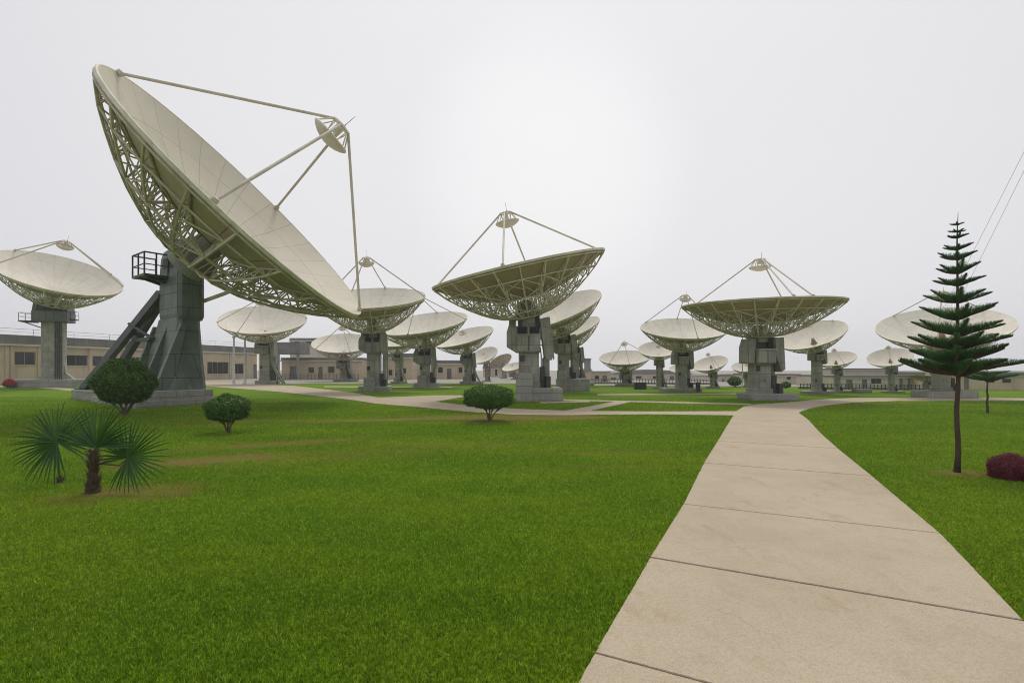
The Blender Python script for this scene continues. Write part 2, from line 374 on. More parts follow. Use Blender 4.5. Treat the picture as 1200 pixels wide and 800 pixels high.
P_strip = [gnd(*p) for p in [(660, 468), (725, 469.4), (800, 470.8), (880, 473), (880, 474.6), (800, 472.6), (738, 471), (660, 469.4)]]
P_stub = [gnd(*p) for p in [(633, 470.8), (692, 469.7), (690, 471.3), (633, 472.6)]]
P_left = [gnd(*p) for p in [(-60, 451.2), (40, 451.8), (88, 455.5), (88, 458.5), (40, 453.6), (-60, 452.6)]]
P_far = [gnd(*p) for p in [(700, 461.6), (862, 460.8), (862, 462), (700, 463)]]
P_far2 = [gnd(*p) for p in [(380, 452.3), (530, 453.2), (530, 454.4), (380, 453.4)]]
for nm, p, z in (('cross_footpath', P_cross, .024), ('branch_footpath', P_branch, .018), ('diagonal_footpath', P_diag, .018), ('narrow_footpath', P_strip, .014),
                 ('stub_footpath', P_stub, .020), ('plinth_footpath', P_left, .02), ('far_footpath', P_far, .012), ('far_footpath', P_far2, .012)):
    sheet(nm, p, -.1, z, M['path'])

def inpoly(X, Y, poly):
    c = np.zeros(len(X), bool); n = len(poly)
    for i in range(n):
        x1, y1 = poly[i]; x2, y2 = poly[(i+1) % n]
        if y1 == y2: continue
        t = ((y1 > Y) != (y2 > Y)) & (X < (x2-x1)*(Y-y1)/(y2-y1)+x1); c ^= t
    return c
def grow_polys():
    return [mainpoly, FW, P_cross, P_branch, P_diag, P_strip, P_stub, P_left]
def edge_dist(X, Y, poly):
    d = np.full(len(X), 9.0)
    for i in range(len(poly)):
        a = np.array(poly[i]); b = np.array(poly[(i+1) % len(poly)]); ab = b-a
        t = np.clip(((X-a[0])*ab[0]+(Y-a[1])*ab[1])/(ab@ab+1e-9), 0, 1)
        d = np.minimum(d, np.hypot(X-a[0]-t*ab[0], Y-a[1]-t*ab[1]))
    return d
def grass():
    Xs = []; Ys = []
    y = .8
    while y < 42:
        dy = .5; w0 = -1.22*y-2.5; w1 = 1.22*y+2.5
        dens = 5200 if y < 5 else 4200*(5/y)**1.45
        n = int((w1-w0)*dy*dens); Xs.append(rng.uniform(w0, w1, n)); Ys.append(rng.uniform(y, y+dy, n)); y += dy
    X = np.concatenate(Xs); Y = np.concatenate(Ys)
    keep = rng.random(len(X)) > np.clip((Y-24)/18, 0, 1)
    for p in grow_polys(): keep &= ~inpoly(X, Y, p)
    bare = np.zeros(len(X))
    for wx, wy, sx, sy, rot, s in WORN:
        c, sn = math.cos(rot), math.sin(rot); u = ((X-wx)*c+(Y-wy)*sn)/sx; v = (-(X-wx)*sn+(Y-wy)*c)/sy
        bare += s*np.clip(1.2-np.hypot(u, v), 0, 1)
    keep &= rng.random(len(X)) > np.clip(bare*.75, 0, .88)
    X, Y = X[keep], Y[keep]; n = len(X)
    # tufts: height varies over small clumps
    cl = .5+.5*np.sin(X*7.3+1.7*np.sin(Y*5.1))*np.sin(Y*8.9+1.3*np.sin(X*6.1))
    sc = 1+np.clip((Y-8)/14, 0, 1.3)
    h = (.020+.030*rng.random(n)+.010*cl)*(1+.25*(sc-1))*(1-.5*np.clip(bare[keep], 0, 1)); w = (.0042+.0042*rng.random(n))*sc
    th = rng.uniform(0, 2*np.pi, n); ln = rng.normal(0, .55, n)*h; la = rng.uniform(0, 2*np.pi, n)
    dx, dy2 = np.cos(th)*w, np.sin(th)*w
    V = np.zeros((n, 3, 3)); V[:, 0] = np.stack([X-dx, Y-dy2, np.zeros(n)], 1); V[:, 1] = np.stack([X+dx, Y+dy2, np.zeros(n)], 1)
    V[:, 2] = np.stack([X+np.cos(la)*ln, Y+np.sin(la)*ln, h], 1)
    o = link('grass', np_mesh('grass', V.reshape(-1, 3), 3, M['blade']))
    tag(o, 'short bright green lawn grass on both sides of the footpath', 'grass', kind='stuff')
grass()

# ------------------------------------------------------------------ antenna dish assembly in unit space (diameter 1, rim in the plane z=0)
H0 = .168
def zs(r): return -H0+H0*(r/.5)**2
RB = .085
def zl(r): return -.275+.255*max(0, (r-RB)/(.5-RB))**1.6
def reflector_mesh(name, fm, seg=96):
    b = MB(); rr = [0.012, .04, .08, .13, .18, .23, .28, .33, .37, .41, .45, .48, .5]
    n = seg; k = len(rr)
    vs = [(r*math.cos(2*PI*j/n), r*math.sin(2*PI*j/n), zs(r)) for r in rr for j in range(n)]
    b.cur = 0; b.add(vs, [(i*n+j, i*n+(j+1) % n, (i+1)*n+(j+1) % n, (i+1)*n+j) for i in range(k-1) for j in range(n)]+[tuple(range(n))])
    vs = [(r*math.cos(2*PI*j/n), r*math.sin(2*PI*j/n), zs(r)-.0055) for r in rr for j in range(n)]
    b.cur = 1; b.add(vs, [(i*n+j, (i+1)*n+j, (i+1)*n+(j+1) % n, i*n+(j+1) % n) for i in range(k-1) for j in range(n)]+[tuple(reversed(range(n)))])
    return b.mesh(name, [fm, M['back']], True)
def rib(b, t, nodes, rc, rw):
    c, s = math.cos(t), math.sin(t)
    top = [Vector((r*c, r*s, zs(r)-.009)) for r in nodes]; low = [Vector((r*c, r*s, zl(r)-.004)) for r in nodes]
    low[-1] = Vector((.497*c, .497*s, -.02))
    b.tube(top, rc*.8, 4); b.tube(low, rc, 5)
    for i in range(len(nodes)-1):
        if i: b.tube([top[i], low[i]], rw, 4, False)
        a, d = (top[i], low[i+1]) if i % 2 else (low[i], top[i+1])
        if i < len(nodes)-2 or True: b.tube([a, d], rw, 4, False)
    return b
def bracing(b, nr, nodes, rc, rw, full=True):
    P = lambda t, r: Vector((r*math.cos(t), r*math.sin(t), zl(r)-.004))
    Q = lambda t, r: Vector((r*math.cos(t), r*math.sin(t), zs(r)-.009))
    for i, r in enumerate(nodes[1:-1]):
        key = (i == len(nodes)//2-1)
        for j in range(nr):
            t, t2 = 2*PI*j/nr, 2*PI*(j+1)/nr
            if i % 2 == 1 or key: b.tube([P(t, r), P(t2, r)], rc*(1.1 if key else .75), 4, False)
    if full:
        for i in range(1, len(nodes)-2):
            for j in range(nr):
                t, t2 = 2*PI*j/nr, 2*PI*(j+1)/nr
                if nr == 22 and j % 2: pass
                elif (i+j//2) % 2: b.tube([P(t, nodes[i]), P(t2, nodes[i+1])], rw, 4, False)
                else: b.tube([P(t2, nodes[i]), P(t, nodes[i+1])], rw, 4, False)
                if nr != 22 and i > 1 and (i+j) % 2 == 0: b.tube([Q(t, nodes[i]), P(t2, nodes[i])], rw*.9, 4, False)
    b.hoop(RB, zl(RB)-.004, rc*1.6, 32); b.hoop(.496, -.02, rc*.9, 72, 4)
    return b
NODES = [.085, .145, .205, .265, .325, .385, .44, .497]
UM = {}
def unit(kind):
    if kind in UM: return UM[kind]
    d = {}
    nr, rc, rw = {'near': (24, .0034, .0021), 'big': (22, .0040, .0024), 'far': (20, .0038, .0026)}[kind]
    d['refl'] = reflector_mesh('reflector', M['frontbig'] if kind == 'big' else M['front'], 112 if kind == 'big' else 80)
    b = MB(); b.hoop(.502, -.002, .0030, 96, 6); b.lathe([(.499, -.0125), (.5035, -.0125), (.5035, .0), (.499, .0)], 96, close=False); d['rim'] = b.mesh('rim', M['truss'], True)
    nd = NODES if kind != 'big' else [.085, .15, .215, .28, .345, .405, .455, .497]
    if kind == 'far': nd = [.085, .165, .25, .335, .42, .497]
    tm = M['trussd'] if kind == 'big' else M['truss']
    b = bracing(MB(), nr, nd, rc, rw)
    if kind == 'far':
        for j in range(nr): rib(b, 2*PI*j/nr, nd, rc, rw)
    d['brace'] = b.mesh('backing_truss', tm); d['nr'] = nr
    if kind != 'far': d['rib'] = rib(MB(), 0, nd, rc, rw).mesh('rib', tm)
    b = MB(); b.lathe([(.012, -.18), (.04, -.19), (.06, -.24), (.088, -.272), (.088, -.285), (.06, -.29), (.06, -.32), (.01, -.32)], 24); d['hub'] = b.mesh('hub', M['conc'], False)
    UM[kind] = d; return d
def frame_m(tx, ty):
    a = Vector((math.sin(tx)*math.cos(ty), math.sin(ty), math.cos(tx)*math.cos(ty)))
    x = (Vector((1, 0, 0))-a*a.x).normalized(); y = a.cross(x); return x, y, a
def put(o, C, x, y, a, D, zsc):
    m = Matrix.Identity(4)
    for i in range(3): m[i][0] = x[i]; m[i][1] = y[i]; m[i][2] = a[i]; m[i][3] = C[i]
    loc, rot, _ = m.decompose(); o.rotation_mode = 'QUATERNION'; o.location = loc; o.rotation_quaternion = rot; o.scale = (D, D, D*zsc)
def dish_assembly(root, C, x, y, a, D, k, legs, kind, zsc=1.0, feed=True, subr=True):
    u = unit(kind); org = Vector(root.location); Cl = Matrix.Rotation(-root.rotation_euler.z, 3, 'Z') @ (C-org)
    Rz = Matrix.Rotation(-root.rotation_euler.z, 3, 'Z'); x, y, a = Rz @ x, Rz @ y, Rz @ a
    def P(name, me, par=None):
        o = link(name, me, par or root)
        if par is None: put(o, Cl, x, y, a, D, zsc)
        return o
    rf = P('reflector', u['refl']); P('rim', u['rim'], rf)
    tr = P('backing_truss', u['brace'])
    if kind != 'far':
        for j in range(u['nr']):
            o = P('rib', u['rib'], tr); o.rotation_euler = (0, 0, 2*PI*j/u['nr'])
    P('hub', u['hub'])
    kk = k/zsc
    for i, az in enumerate(legs):
        t = R(az); e = Vector((.494*math.cos(t), .494*math.sin(t), .002)); q = Vector((.030*math.cos(t), .030*math.sin(t), kk-.004))
        b = MB(); r = .0048 if kind == 'big' else (.0052 if kind == 'near' else .0062)
        b.tube([e, q], r, 8); b.lathe([(.008, -.006), (.011, 0), (.008, .010)], 8, e); P('support_leg', b.mesh('support_leg', M['leg'], False))
    if subr:
        sr = .068; b = MB(); z0 = kk-.062/zsc
        b.lathe([(.004, z0-.024), (.02, z0-.0225), (.04, z0-.016), (.058, z0-.006), (sr, z0+.003), (sr+.001, z0+.009), (sr-.006, z0+.009), (.05, z0-.002), (.02, z0-.013), (.004, z0-.015)], 28)
        o = P('subreflector', b.mesh('subreflector', M['leg'], True))
        b = MB(); b.hoop(.032, kk-.004, .0045, 20, 5); b.hoop(sr-.004, z0+.01, .0032, 24, 4)
        for i in range(6):
            t = 2*PI*i/6+.3; b.tube([(.032*math.cos(t), .032*math.sin(t), kk-.004), ((sr-.004)*math.cos(t), (sr-.004)*math.sin(t), z0+.01)], .0026, 4)
            b.tube([(.032*math.cos(t), .032*math.sin(t), kk-.004), (.02*math.cos(t+.5), .02*math.sin(t+.5), z0-.012)], .002, 4)
        b.box(-.012, .012, -.012, .012, kk-.04, kk+.004, .003)
        P('subreflector_frame', b.mesh('subreflector_frame', M['truss']))
    b = MB(); b.tube([(.01, 0, kk), (.01, 0, kk+.012), (.012, 0, kk+.055)], [.003, .0012, .0007], 5); P('lightning_rod', b.mesh('lightning_rod', M['greensteel']))
    if feed:
        b = MB(); b.lathe([(.055, -.168), (.036, -.15), (.030, -.12), (.020, -.085), (.024, -.08), (.024, -.074), (.01, -.074)], 18)
        P('feed_horn', b.mesh('feed_horn', M['feed'], False))

def railing(b, pts, z0, h, r=.025, mid=(.5,), closed=False):
    """posts and rails through the listed plan points"""
    n = len(pts)
    for p in pts: b.tube([(p[0], p[1], z0), (p[0], p[1], z0+h)], r, 5)
    for i in range(n if closed else n-1):
        p, q = pts[i], pts[(i+1) % n]
        for f in (*mid, 1.0): b.tube([(p[0], p[1], z0+h*f), (q[0], q[1], z0+h*f)], r*(1 if f == 1.0 else .7), 5)
def ladder(b, x, y, z0, z1, w, r):
    b.tube([(x-w/2, y, z0), (x-w/2, y, z1)], r, 4); b.tube([(x+w/2, y, z0), (x+w/2, y, z1)], r, 4)
    z = z0+w*.4
    while z < z1: b.tube([(x-w/2, y, z), (x+w/2, y, z)], r*.8, 4); z += w*.75

def pedestal(root, hz, D, style, seed=0, ph=None, plat=False, brace=False, plx=(-.16, .16), detail=True):
    """everything below the hub, in the thing's own frame; the hub sits over x=0,y=0"""
    rn = random.Random(seed); s = D
    ph = ph if ph else .045*s
    zt = hz-.075*s; zb = hz-.165*s if style in ('yoke', 'cabin') else hz-.19*s
    cw = .058*s if style != 'cabin' else .085*s
    if style == 'cabin': zt = hz-.06*s
    M1, M2 = M['conc'], M['panel']
    b = MB(); b.box(plx[0]*s, plx[1]*s, -.115*s, .125*s, -.05, ph, .012*s)
    if style == 'faceted':      # stepped block in front of the column
        b.box(-.075*s, .02*s, -.135*s, -.05*s, -.05, ph+.085*s, .008*s)
    b.build('plinth', M['plinth'], root)
    b = MB()
    b.box(-cw, cw, -.055*s, .055*s, ph-.02, zb+.01*s, .010*s)
    b.box(-cw*1.12, cw*1.12, -.062*s, .062*s, ph, ph+.03*s, .006*s)
    b.build('column', M1, root)
    b = MB()
    if style == 'faceted':
        f = [(-.128*s, zb+.035*s), (-.07*s, zb), (.065*s, zb), (.065*s, zt+.02*s), (-.115*s, zt+.04*s), (-.128*s, zt)]
        b.prism(f, 'y', -.075*s, .08*s)
        b.box(-.070*s, -.006*s, -.087*s, -.074*s, zb+.006*s, zt-.02*s, .003*s); b.box(.0*s, .062*s, -.087*s, -.074*s, zb+.006*s, zt-.02*s, .003*s)
        hb = b.build('head_box', M2, root)
        b = MB(); b.box(-.067*s, -.010*s, -.0785*s, -.07*s, zt-.008*s, zt+.03*s); b.box(.004*s, .058*s, -.0785*s, -.07*s, zt-.008*s, zt+.03*s); b.build('opening', M['dark'], hb)
        b = MB(); b.box(-.05*s, .06*s, -.05*s, .06*s, zt+.018*s, hz-.01*s, .006*s); b.build('neck', M2, root)
        # hanging drive arm on the right
        b = MB(); b.prism([(.062*s, hz+.0*s), (.108*s, hz+.012*s), (.135*s, hz-.215*s), (.128*s, hz-.235*s), (.100*s, hz-.232*s), (.088*s, hz-.2*s)], 'y', -.085*s, -.045*s)
        b.prism([(.110*s, hz+.01*s), (.118*s, hz+.01*s), (.145*s, hz-.225*s), (.137*s, hz-.235*s)], 'y', -.08*s, -.06*s)
        b.build('drive_arm', M2, root)
        b = MB(); b.prism([(.062*s, hz), (.115*s, hz), (.125*s, hz-.19*s), (.09*s, hz-.19*s)], 'y', .045*s, .085*s); b.build('drive_arm', M2, root)
        b = MB(); b.box(-.115*s, -.075*s, -.02*s, .05*s, zt, hz+.0*s, .006*s); b.build('side_plate', M2, root)
    elif style == 'cabin':
        b.box(-.135*s, .135*s, -.125*s, .12*s, zb, zt, .012*s); b.box(-.125*s, -.02*s, -.131*s, -.124*s, zb+.01*s, zt-.01*s, .002*s); b.box(-.01*s, .125*s, -.131*s, -.124*s, zb+.01*s, zt-.01*s, .002*s)
        hb = b.build('head_box', M['green'], root)
        b = MB(); b.box(-.10*s, .10*s, -.09*s, .09*s, zt-.005*s, hz+.03*s, .01*s); b.build('neck', M['greensteel'], root)
        for sx in (-1, 1):
            b = MB(); b.prism([(sx*.10*s, zt-.002), (sx*.134*s, zt-.002), (sx*.12*s, hz+.05*s), (sx*.09*s, hz+.05*s)], 'y', -.1*s, .1*s); b.build('side_plate', M['green'], root)
        b = MB(); b.box(-.05*s, .04*s, -.097*s, -.089*s, zt+.01*s, hz, .002*s); b.build('opening', M['dark'], hb)
        for k in range(4):
            b = MB(); b.tube([(.03*s+.017*s*k, -.066*s, ph), (.03*s+.015*s*k, -.064*s, ph+.09*s), (.03*s+.015*s*k, -.062*s, zb+.0*s)], .0045*s, 6); b.build('conduit', M['greensteel'], root)
        b = MB(); b.prism([(.086*s, ph), (.16*s, ph), (.10*s, ph+.06*s), (.086*s, ph+.16*s)], 'y', -.03*s, .03*s); b.build('buttress', M1, root)
    else:
        b.box(-.060*s, .058*s, -.105*s, .07*s, zb, zt, .004*s); b.box(-.058*s, -.003*s, -.113*s, -.104*s, zb+.006*s, zt-.008*s, .002*s); b.box(.003*s, .056*s, -.113*s, -.104*s, zb+.006*s, zt-.008*s, .002*s)
        hb = b.build('head_box', M2, root)
        b = MB(); b.box(-.062*s, .060*s, -.118*s, -.045*s, zt+.001*s, zt+.007*s); b.build('lit_ledge', M['lit_ledge'], hb)  # pale strip, stands for light falling on the box top
        b = MB(); b.box(-.040*s, .040*s, -.032*s, .05*s, zt-.01*s, hz, .004*s); b.build('neck', M['greensteel'], root)
        b = MB(); b.prism([(-.112*s, hz-.16*s), (-.072*s, hz-.165*s), (-.062*s, hz-.01*s), (-.062*s, hz+.005*s), (-.095*s, hz+.005*s), (-.112*s, hz-.05*s)], 'y', -.08*s, .06*s); b.build('side_plate', M2, root)
        b = MB(); b.prism([(.060*s, hz+.01*s), (.118*s, hz+.01*s), (.128*s, hz-.20*s), (.105*s, hz-.22*s), (.070*s, hz-.12*s)], 'y', -.09*s, .05*s); b.build('drive_arm', M2, root)
    # hub cradle ribs
    for sx in (-1, 1):
        b = MB(); b.box((sx*.05-.012)*s, (sx*.05+.012)*s, -.055*s, .055*s, hz-.055*s, hz+.045*s, .003*s); b.build('hub_cradle', M['greensteel'], root)
    # machinery beside the column
    if detail:
        b = MB(); b.box(-cw*.55, cw*.25, -.0585*s, -.054*s, ph+.035*s, ph+.125*s, .002*s); dd = b.build('service_door', M2, root)
        b = MB(); b.tube([(cw*.12, -.061*s, ph+.075*s), (cw*.12, -.061*s, ph+.092*s)], .0016*s, 5); b.build('handle', M['dark'], dd)
        b = MB(); b.box(-cw*.9, -cw*.45, -.066*s, -.0545*s, ph+.15*s, ph+.185*s, .002*s); b.build('junction_box', M['greensteel'], root)
        x0 = cw+.004*s
        b = MB(); b.box(x0, x0+.032*s, -.05*s, .0*s, ph, ph+.12*s, .004*s); b.box(x0+.034*s, x0+.062*s, -.075*s, -.02*s, ph, ph+.065*s, .003*s)
        b.build('control_cabinet', M['greensteel'], root)
        b = MB()
        for i in range(3):
            xx = x0+.010*s+i*.017*s; yy = -.03*s+.02*s*i
            b.tube([(xx, yy, ph), (xx, yy, zb-.02*s), (xx-.006*s, yy, zb+.03*s)], .0038*s, 6)
        b.tube([(x0+.05*s, .02*s, ph), (x0+.045*s, .01*s, ph+.12*s), (x0+.02*s, 0, zb+.05*s)], .006*s, 6)
        b.build('conduit', M1, root)
        b = MB(); ladder(b, x0+.045*s, .035*s, ph, zb+.03*s, .032*s, .0022*s); b.build('ladder', M['greensteel'], root)
        if style == 'yoke':
            b = MB(); b.box(x0+.004*s, x0+.05*s, .01*s, .055*s, ph, zb-.03*s, .004*s); b.build('cable_shaft', M1, root)
        else:
            b = MB(); b.box(x0+.02*s, x0+.055*s, -.02*s, .055*s, ph, zb-.03*s, .004*s); b.build('cable_shaft', M1, root)
    if brace:
        # curved plate from the head down to the ground on the right
        pts = []; k = 14
        for i in range(k+1):
            t = i/k; z = (hz-.01*s)*(1-t); x = (.075+.155*t**2.1)*s; pts.append((x, z))
        inner = [(p[0]-(.045-.020*i/k)*s, p[1]) for i, p in enumerate(pts)]
        b = MB(); b.prism(pts+inner[::-1], 'y', -.05*s, -.03*s); b.prism(pts+inner[::-1], 'y', .03*s, .05*s)
        for i in range(2, k, 3): b.box(inner[i][0], pts[i][0], -.03*s, .03*s, pts[i][1]-.004*s, pts[i][1]+.004*s)
        b.build('curved_brace', M2, root)
        b = MB()
        for i in range(5): b.tube([(.06*s+.022*i*s, -.04*s, -.03), (.06*s+.022*i*s, -.04*s, hz*(.50-.09*i))], .0035*s, 4)
        b.tube([(.06*s, -.04*s, hz*.3), (.125*s, -.04*s, hz*.3)], .003*s, 4); b.build('brace_railing', M['greensteel'], root)
    if plat:
        w = .06*s
        b = MB(); zf = zb+.005*s; b.box(-.240*s, -.137*s, -.08*s, .06*s, zf-.014*s, zf, .002*s); b2 = MB(); b2.box(.137*s, .18*s, -.05*s, .05*s, zf+.02*s, zf+.03*s, .002*s)
        b.tube([(-.23*s, 0, zf-.01*s), (-.08*s, 0, zf-.07*s)], .005*s, 5); pf = b.build('access_platform', M['greensteel'], root); b2.build('access_platform', M['greensteel'], root)
        b = MB(); railing(b, [(-.140*s, -.078*s), (-.19*s, -.078*s), (-.238*s, -.078*s), (-.238*s, .058*s), (-.140*s, .058*s)], zf, .075*s, .0022*s)
        b.build('railing', M['greensteel'], pf); b = MB(); railing(b, [(.14*s, -.048*s), (.178*s, -.048*s), (.178*s, .048*s)], zf+.03*s, .075*s, .0022*s); b.build('railing', M['greensteel'], pf)

def antenna(label, C, D, tx, ty, k, legs, kind='far', style='yoke', zsc=1.0, group=None, yaw=0.0, feed=False, dx=0.0, **kw):
    x, y, a = frame_m(R(tx), R(ty)); C = Vector(C)
    hub = C-a*.30*D*zsc
    root = thing('dish_antenna', label, 'satellite dish', (hub.x+dx, hub.y, 0), yaw, group)
    dish_assembly(root, C, x, y, a, D, k, legs, kind, zsc, feed)
    pedestal(root, hub.z, D, style, seed=int(C.x*10), **kw)
    return root
def sc(C, Y0, D, Y):     # same picture size at another depth
    f = Y/Y0; return ((C[0]*f, Y, CH+(C[2]-CH)*f), D*f)

GR = 'satellite dishes of the antenna park'
def ant(label, C, D, tx, ty, k, legs, Y=None, **kw):
    if Y: C, D = sc(C, C[1], D, Y)
    return antenna(label, C, D, tx, ty, k, legs, group=GR, **kw)
ant('large white dish with a railed platform, cut by the left edge of the photo', (-65.17, 70, 16.1), 14.65, 26.2, -13.8, .331, (172, 245, 75, 40), Y=60, kind='near', style='cabin', plat=True, plx=(-.32, .42), dx=.3, ph=1.0, yaw=R(25), detail=False, zsc=1.2)
ant('bowl dish whose left rim is hidden by the lower tip of the giant dish', (-13.42, 46, 9.09), 10.26, -.4, -18.9, .361, (155, 262, 88, 2), Y=50, kind='near', style='faceted', yaw=R(8), plx=(-.13, .16), zsc=1.15)
ant('wide white bowl dish directly right of the one touching the giant dish tip', (-8.98, 49, 6.97), 8.97, -7.2, -18.5, .30, (150, 262, 80, -10), Y=61, kind='near', style='faceted', dx=-.3, yaw=R(5), plx=(-.13, .17))
ant('bowl dish with curved brace just above the bush by the cross path', (-5.6, 56, 6.05), 7.08, -14.2, -17.8, .10, (), Y=72, kind='far', style='faceted', brace=True, plx=(-.13, .25))
ant('small tilted dish between the rounded bush and the tall centre dish column', (-4.35, 75, 4.43), 4.47, -20.8, -29.2, .08, (), Y=86, kind='far', style='yoke')
ant('low dish mostly hidden in the gap between two larger bowl dishes', (-14.19, 60, 5.61), 5.13, -1, -14.8, .10, (), Y=76, kind='far', style='faceted', brace=True)
ant('small dish behind the canopy building, below the lower rim of the giant dish', (-21.51, 62, 5.63), 7.55, 3.7, -21.1, .294, (230, 300, 95), Y=86, kind='far', style='yoke', brace=True)
ant('dish with a long curved brace to the ground, beside the two white posts', (-31.68, 62, 8.66), 10.21, 6.9, -24.8, .259, (212, 262, 20), Y=72, kind='near', style='yoke', brace=True, plx=(-.10, .14), yaw=R(10))
ant('tall dish in the centre seen edge on with its dark underside showing', (.41, 36, 9.7), 12.82, -12.7, -7.5, .325, (176, 261, 80, 3), kind='near', style='faceted', plx=(-.07, .19), ph=.95)
ant('upper one of two tilted dishes at the right of the tall centre dish', (4.31, 50, 8.41), 10, -22.3, -18.3, .10, (), kind='near', style='faceted', plx=(-.07, .26), ph=1.3)
ant('lower one of two tilted dishes at the right of the tall centre dish', (7.61, 66, 7.53), 8.88, -23.2, -14.4, .10, (), kind='far', style='faceted', brace=True, plx=(-.07, .28))
ant('small pale dish standing alone in the gap right of the centre dishes', (14.35, 62, 3.78), 6.33, -5.7, -16.8, .316, (222, 268, -8), Y=65, kind='far', style='yoke', plx=(-.18, .26))
ant('small dish half hidden behind the left rim of the medium bowl dish', (17.17, 57, 4.66), 4.59, -8.6, -23.8, .10, (), kind='far', style='yoke', brace=True)
ant('medium white bowl dish overlapping the left end of the wide flat dish', (17.23, 49, 6.45), 8.3, -2.3, -18.5, .40, (137, 270, 80, 25), kind='near', style='yoke', plx=(-.24, .22))
ant('wide flat dish seen from below on a square column where the footpath bends', (18.83, 37, 7.3), 11.17, -1, -2.6, .30, (133, 264, 277, 42), kind='near', style='yoke', zsc=.82, plx=(-.10, .21), ph=.5)
ant('tilted dish partly hidden behind the right end of the wide flat dish', (28.92, 47, 5.63), 5.95, -26.2, -14.5, .22, (20,), feed=True, Y=45, kind='near', style='yoke', plx=(-.2, .22))
ant('small pale dish standing third from the right, just right of the wide flat dish', (36.56, 55, 3.48), 4.03, -19.5, -15.6, .29, (262,), feed=True, Y=48, kind='far', style='yoke', plx=(-.3, .4))
ant('small pale dish with a brown feed just left of the tall conifer', (40.37, 52, 3.59), 3.99, -23.4, -18.4, .32, (240,), feed=True, Y=47, kind='far', style='yoke', plx=(-.2, .3))
ant('wide shallow dish behind the tall conifer', (35.32, 40, 5.91), 8.7, -15.7, -18.5, .328, (228, 15, 100), feed=True, Y=38.5, kind='near', style='yoke', zsc=.85, plx=(-.20, .27), ph=.6)
ant('small dish with short feed mast right of the medium bowl dish column', (23.62, 58, 2.98), 3.95, -21.1, -17.3, .33, (265, 280), feed=True, kind='far', style='yoke', brace=True)
ant('small dish half hidden by the column of the wide flat dish', (29.89, 62, 2.57), 3.52, -9.3, -18.9, .1, (), kind='far', style='yoke')
ant('tiny dish peeking out left of the column of the medium bowl dish', (24.31, 70, 2.3), 3.3, -7, -19.4, .1, (), kind='far', style='yoke')
ant('tiny low flat dish under the branches of the tall conifer', (40.6, 47.5, 1.62), 3.3, 2, 1, .1, (), kind='far', style='yoke', zsc=.6, plx=(-.4, .4))
ant('far grey dish tipped away, only its dark back showing', (-2.6, 112, 4.1), 5.4, -26, 24, .1, (), kind='far', style='yoke')
ant('far pale dish low against the column of the tall centre dish', (.1, 100, 2.7), 4.4, -14, -20, .1, (), kind='far', style='yoke')

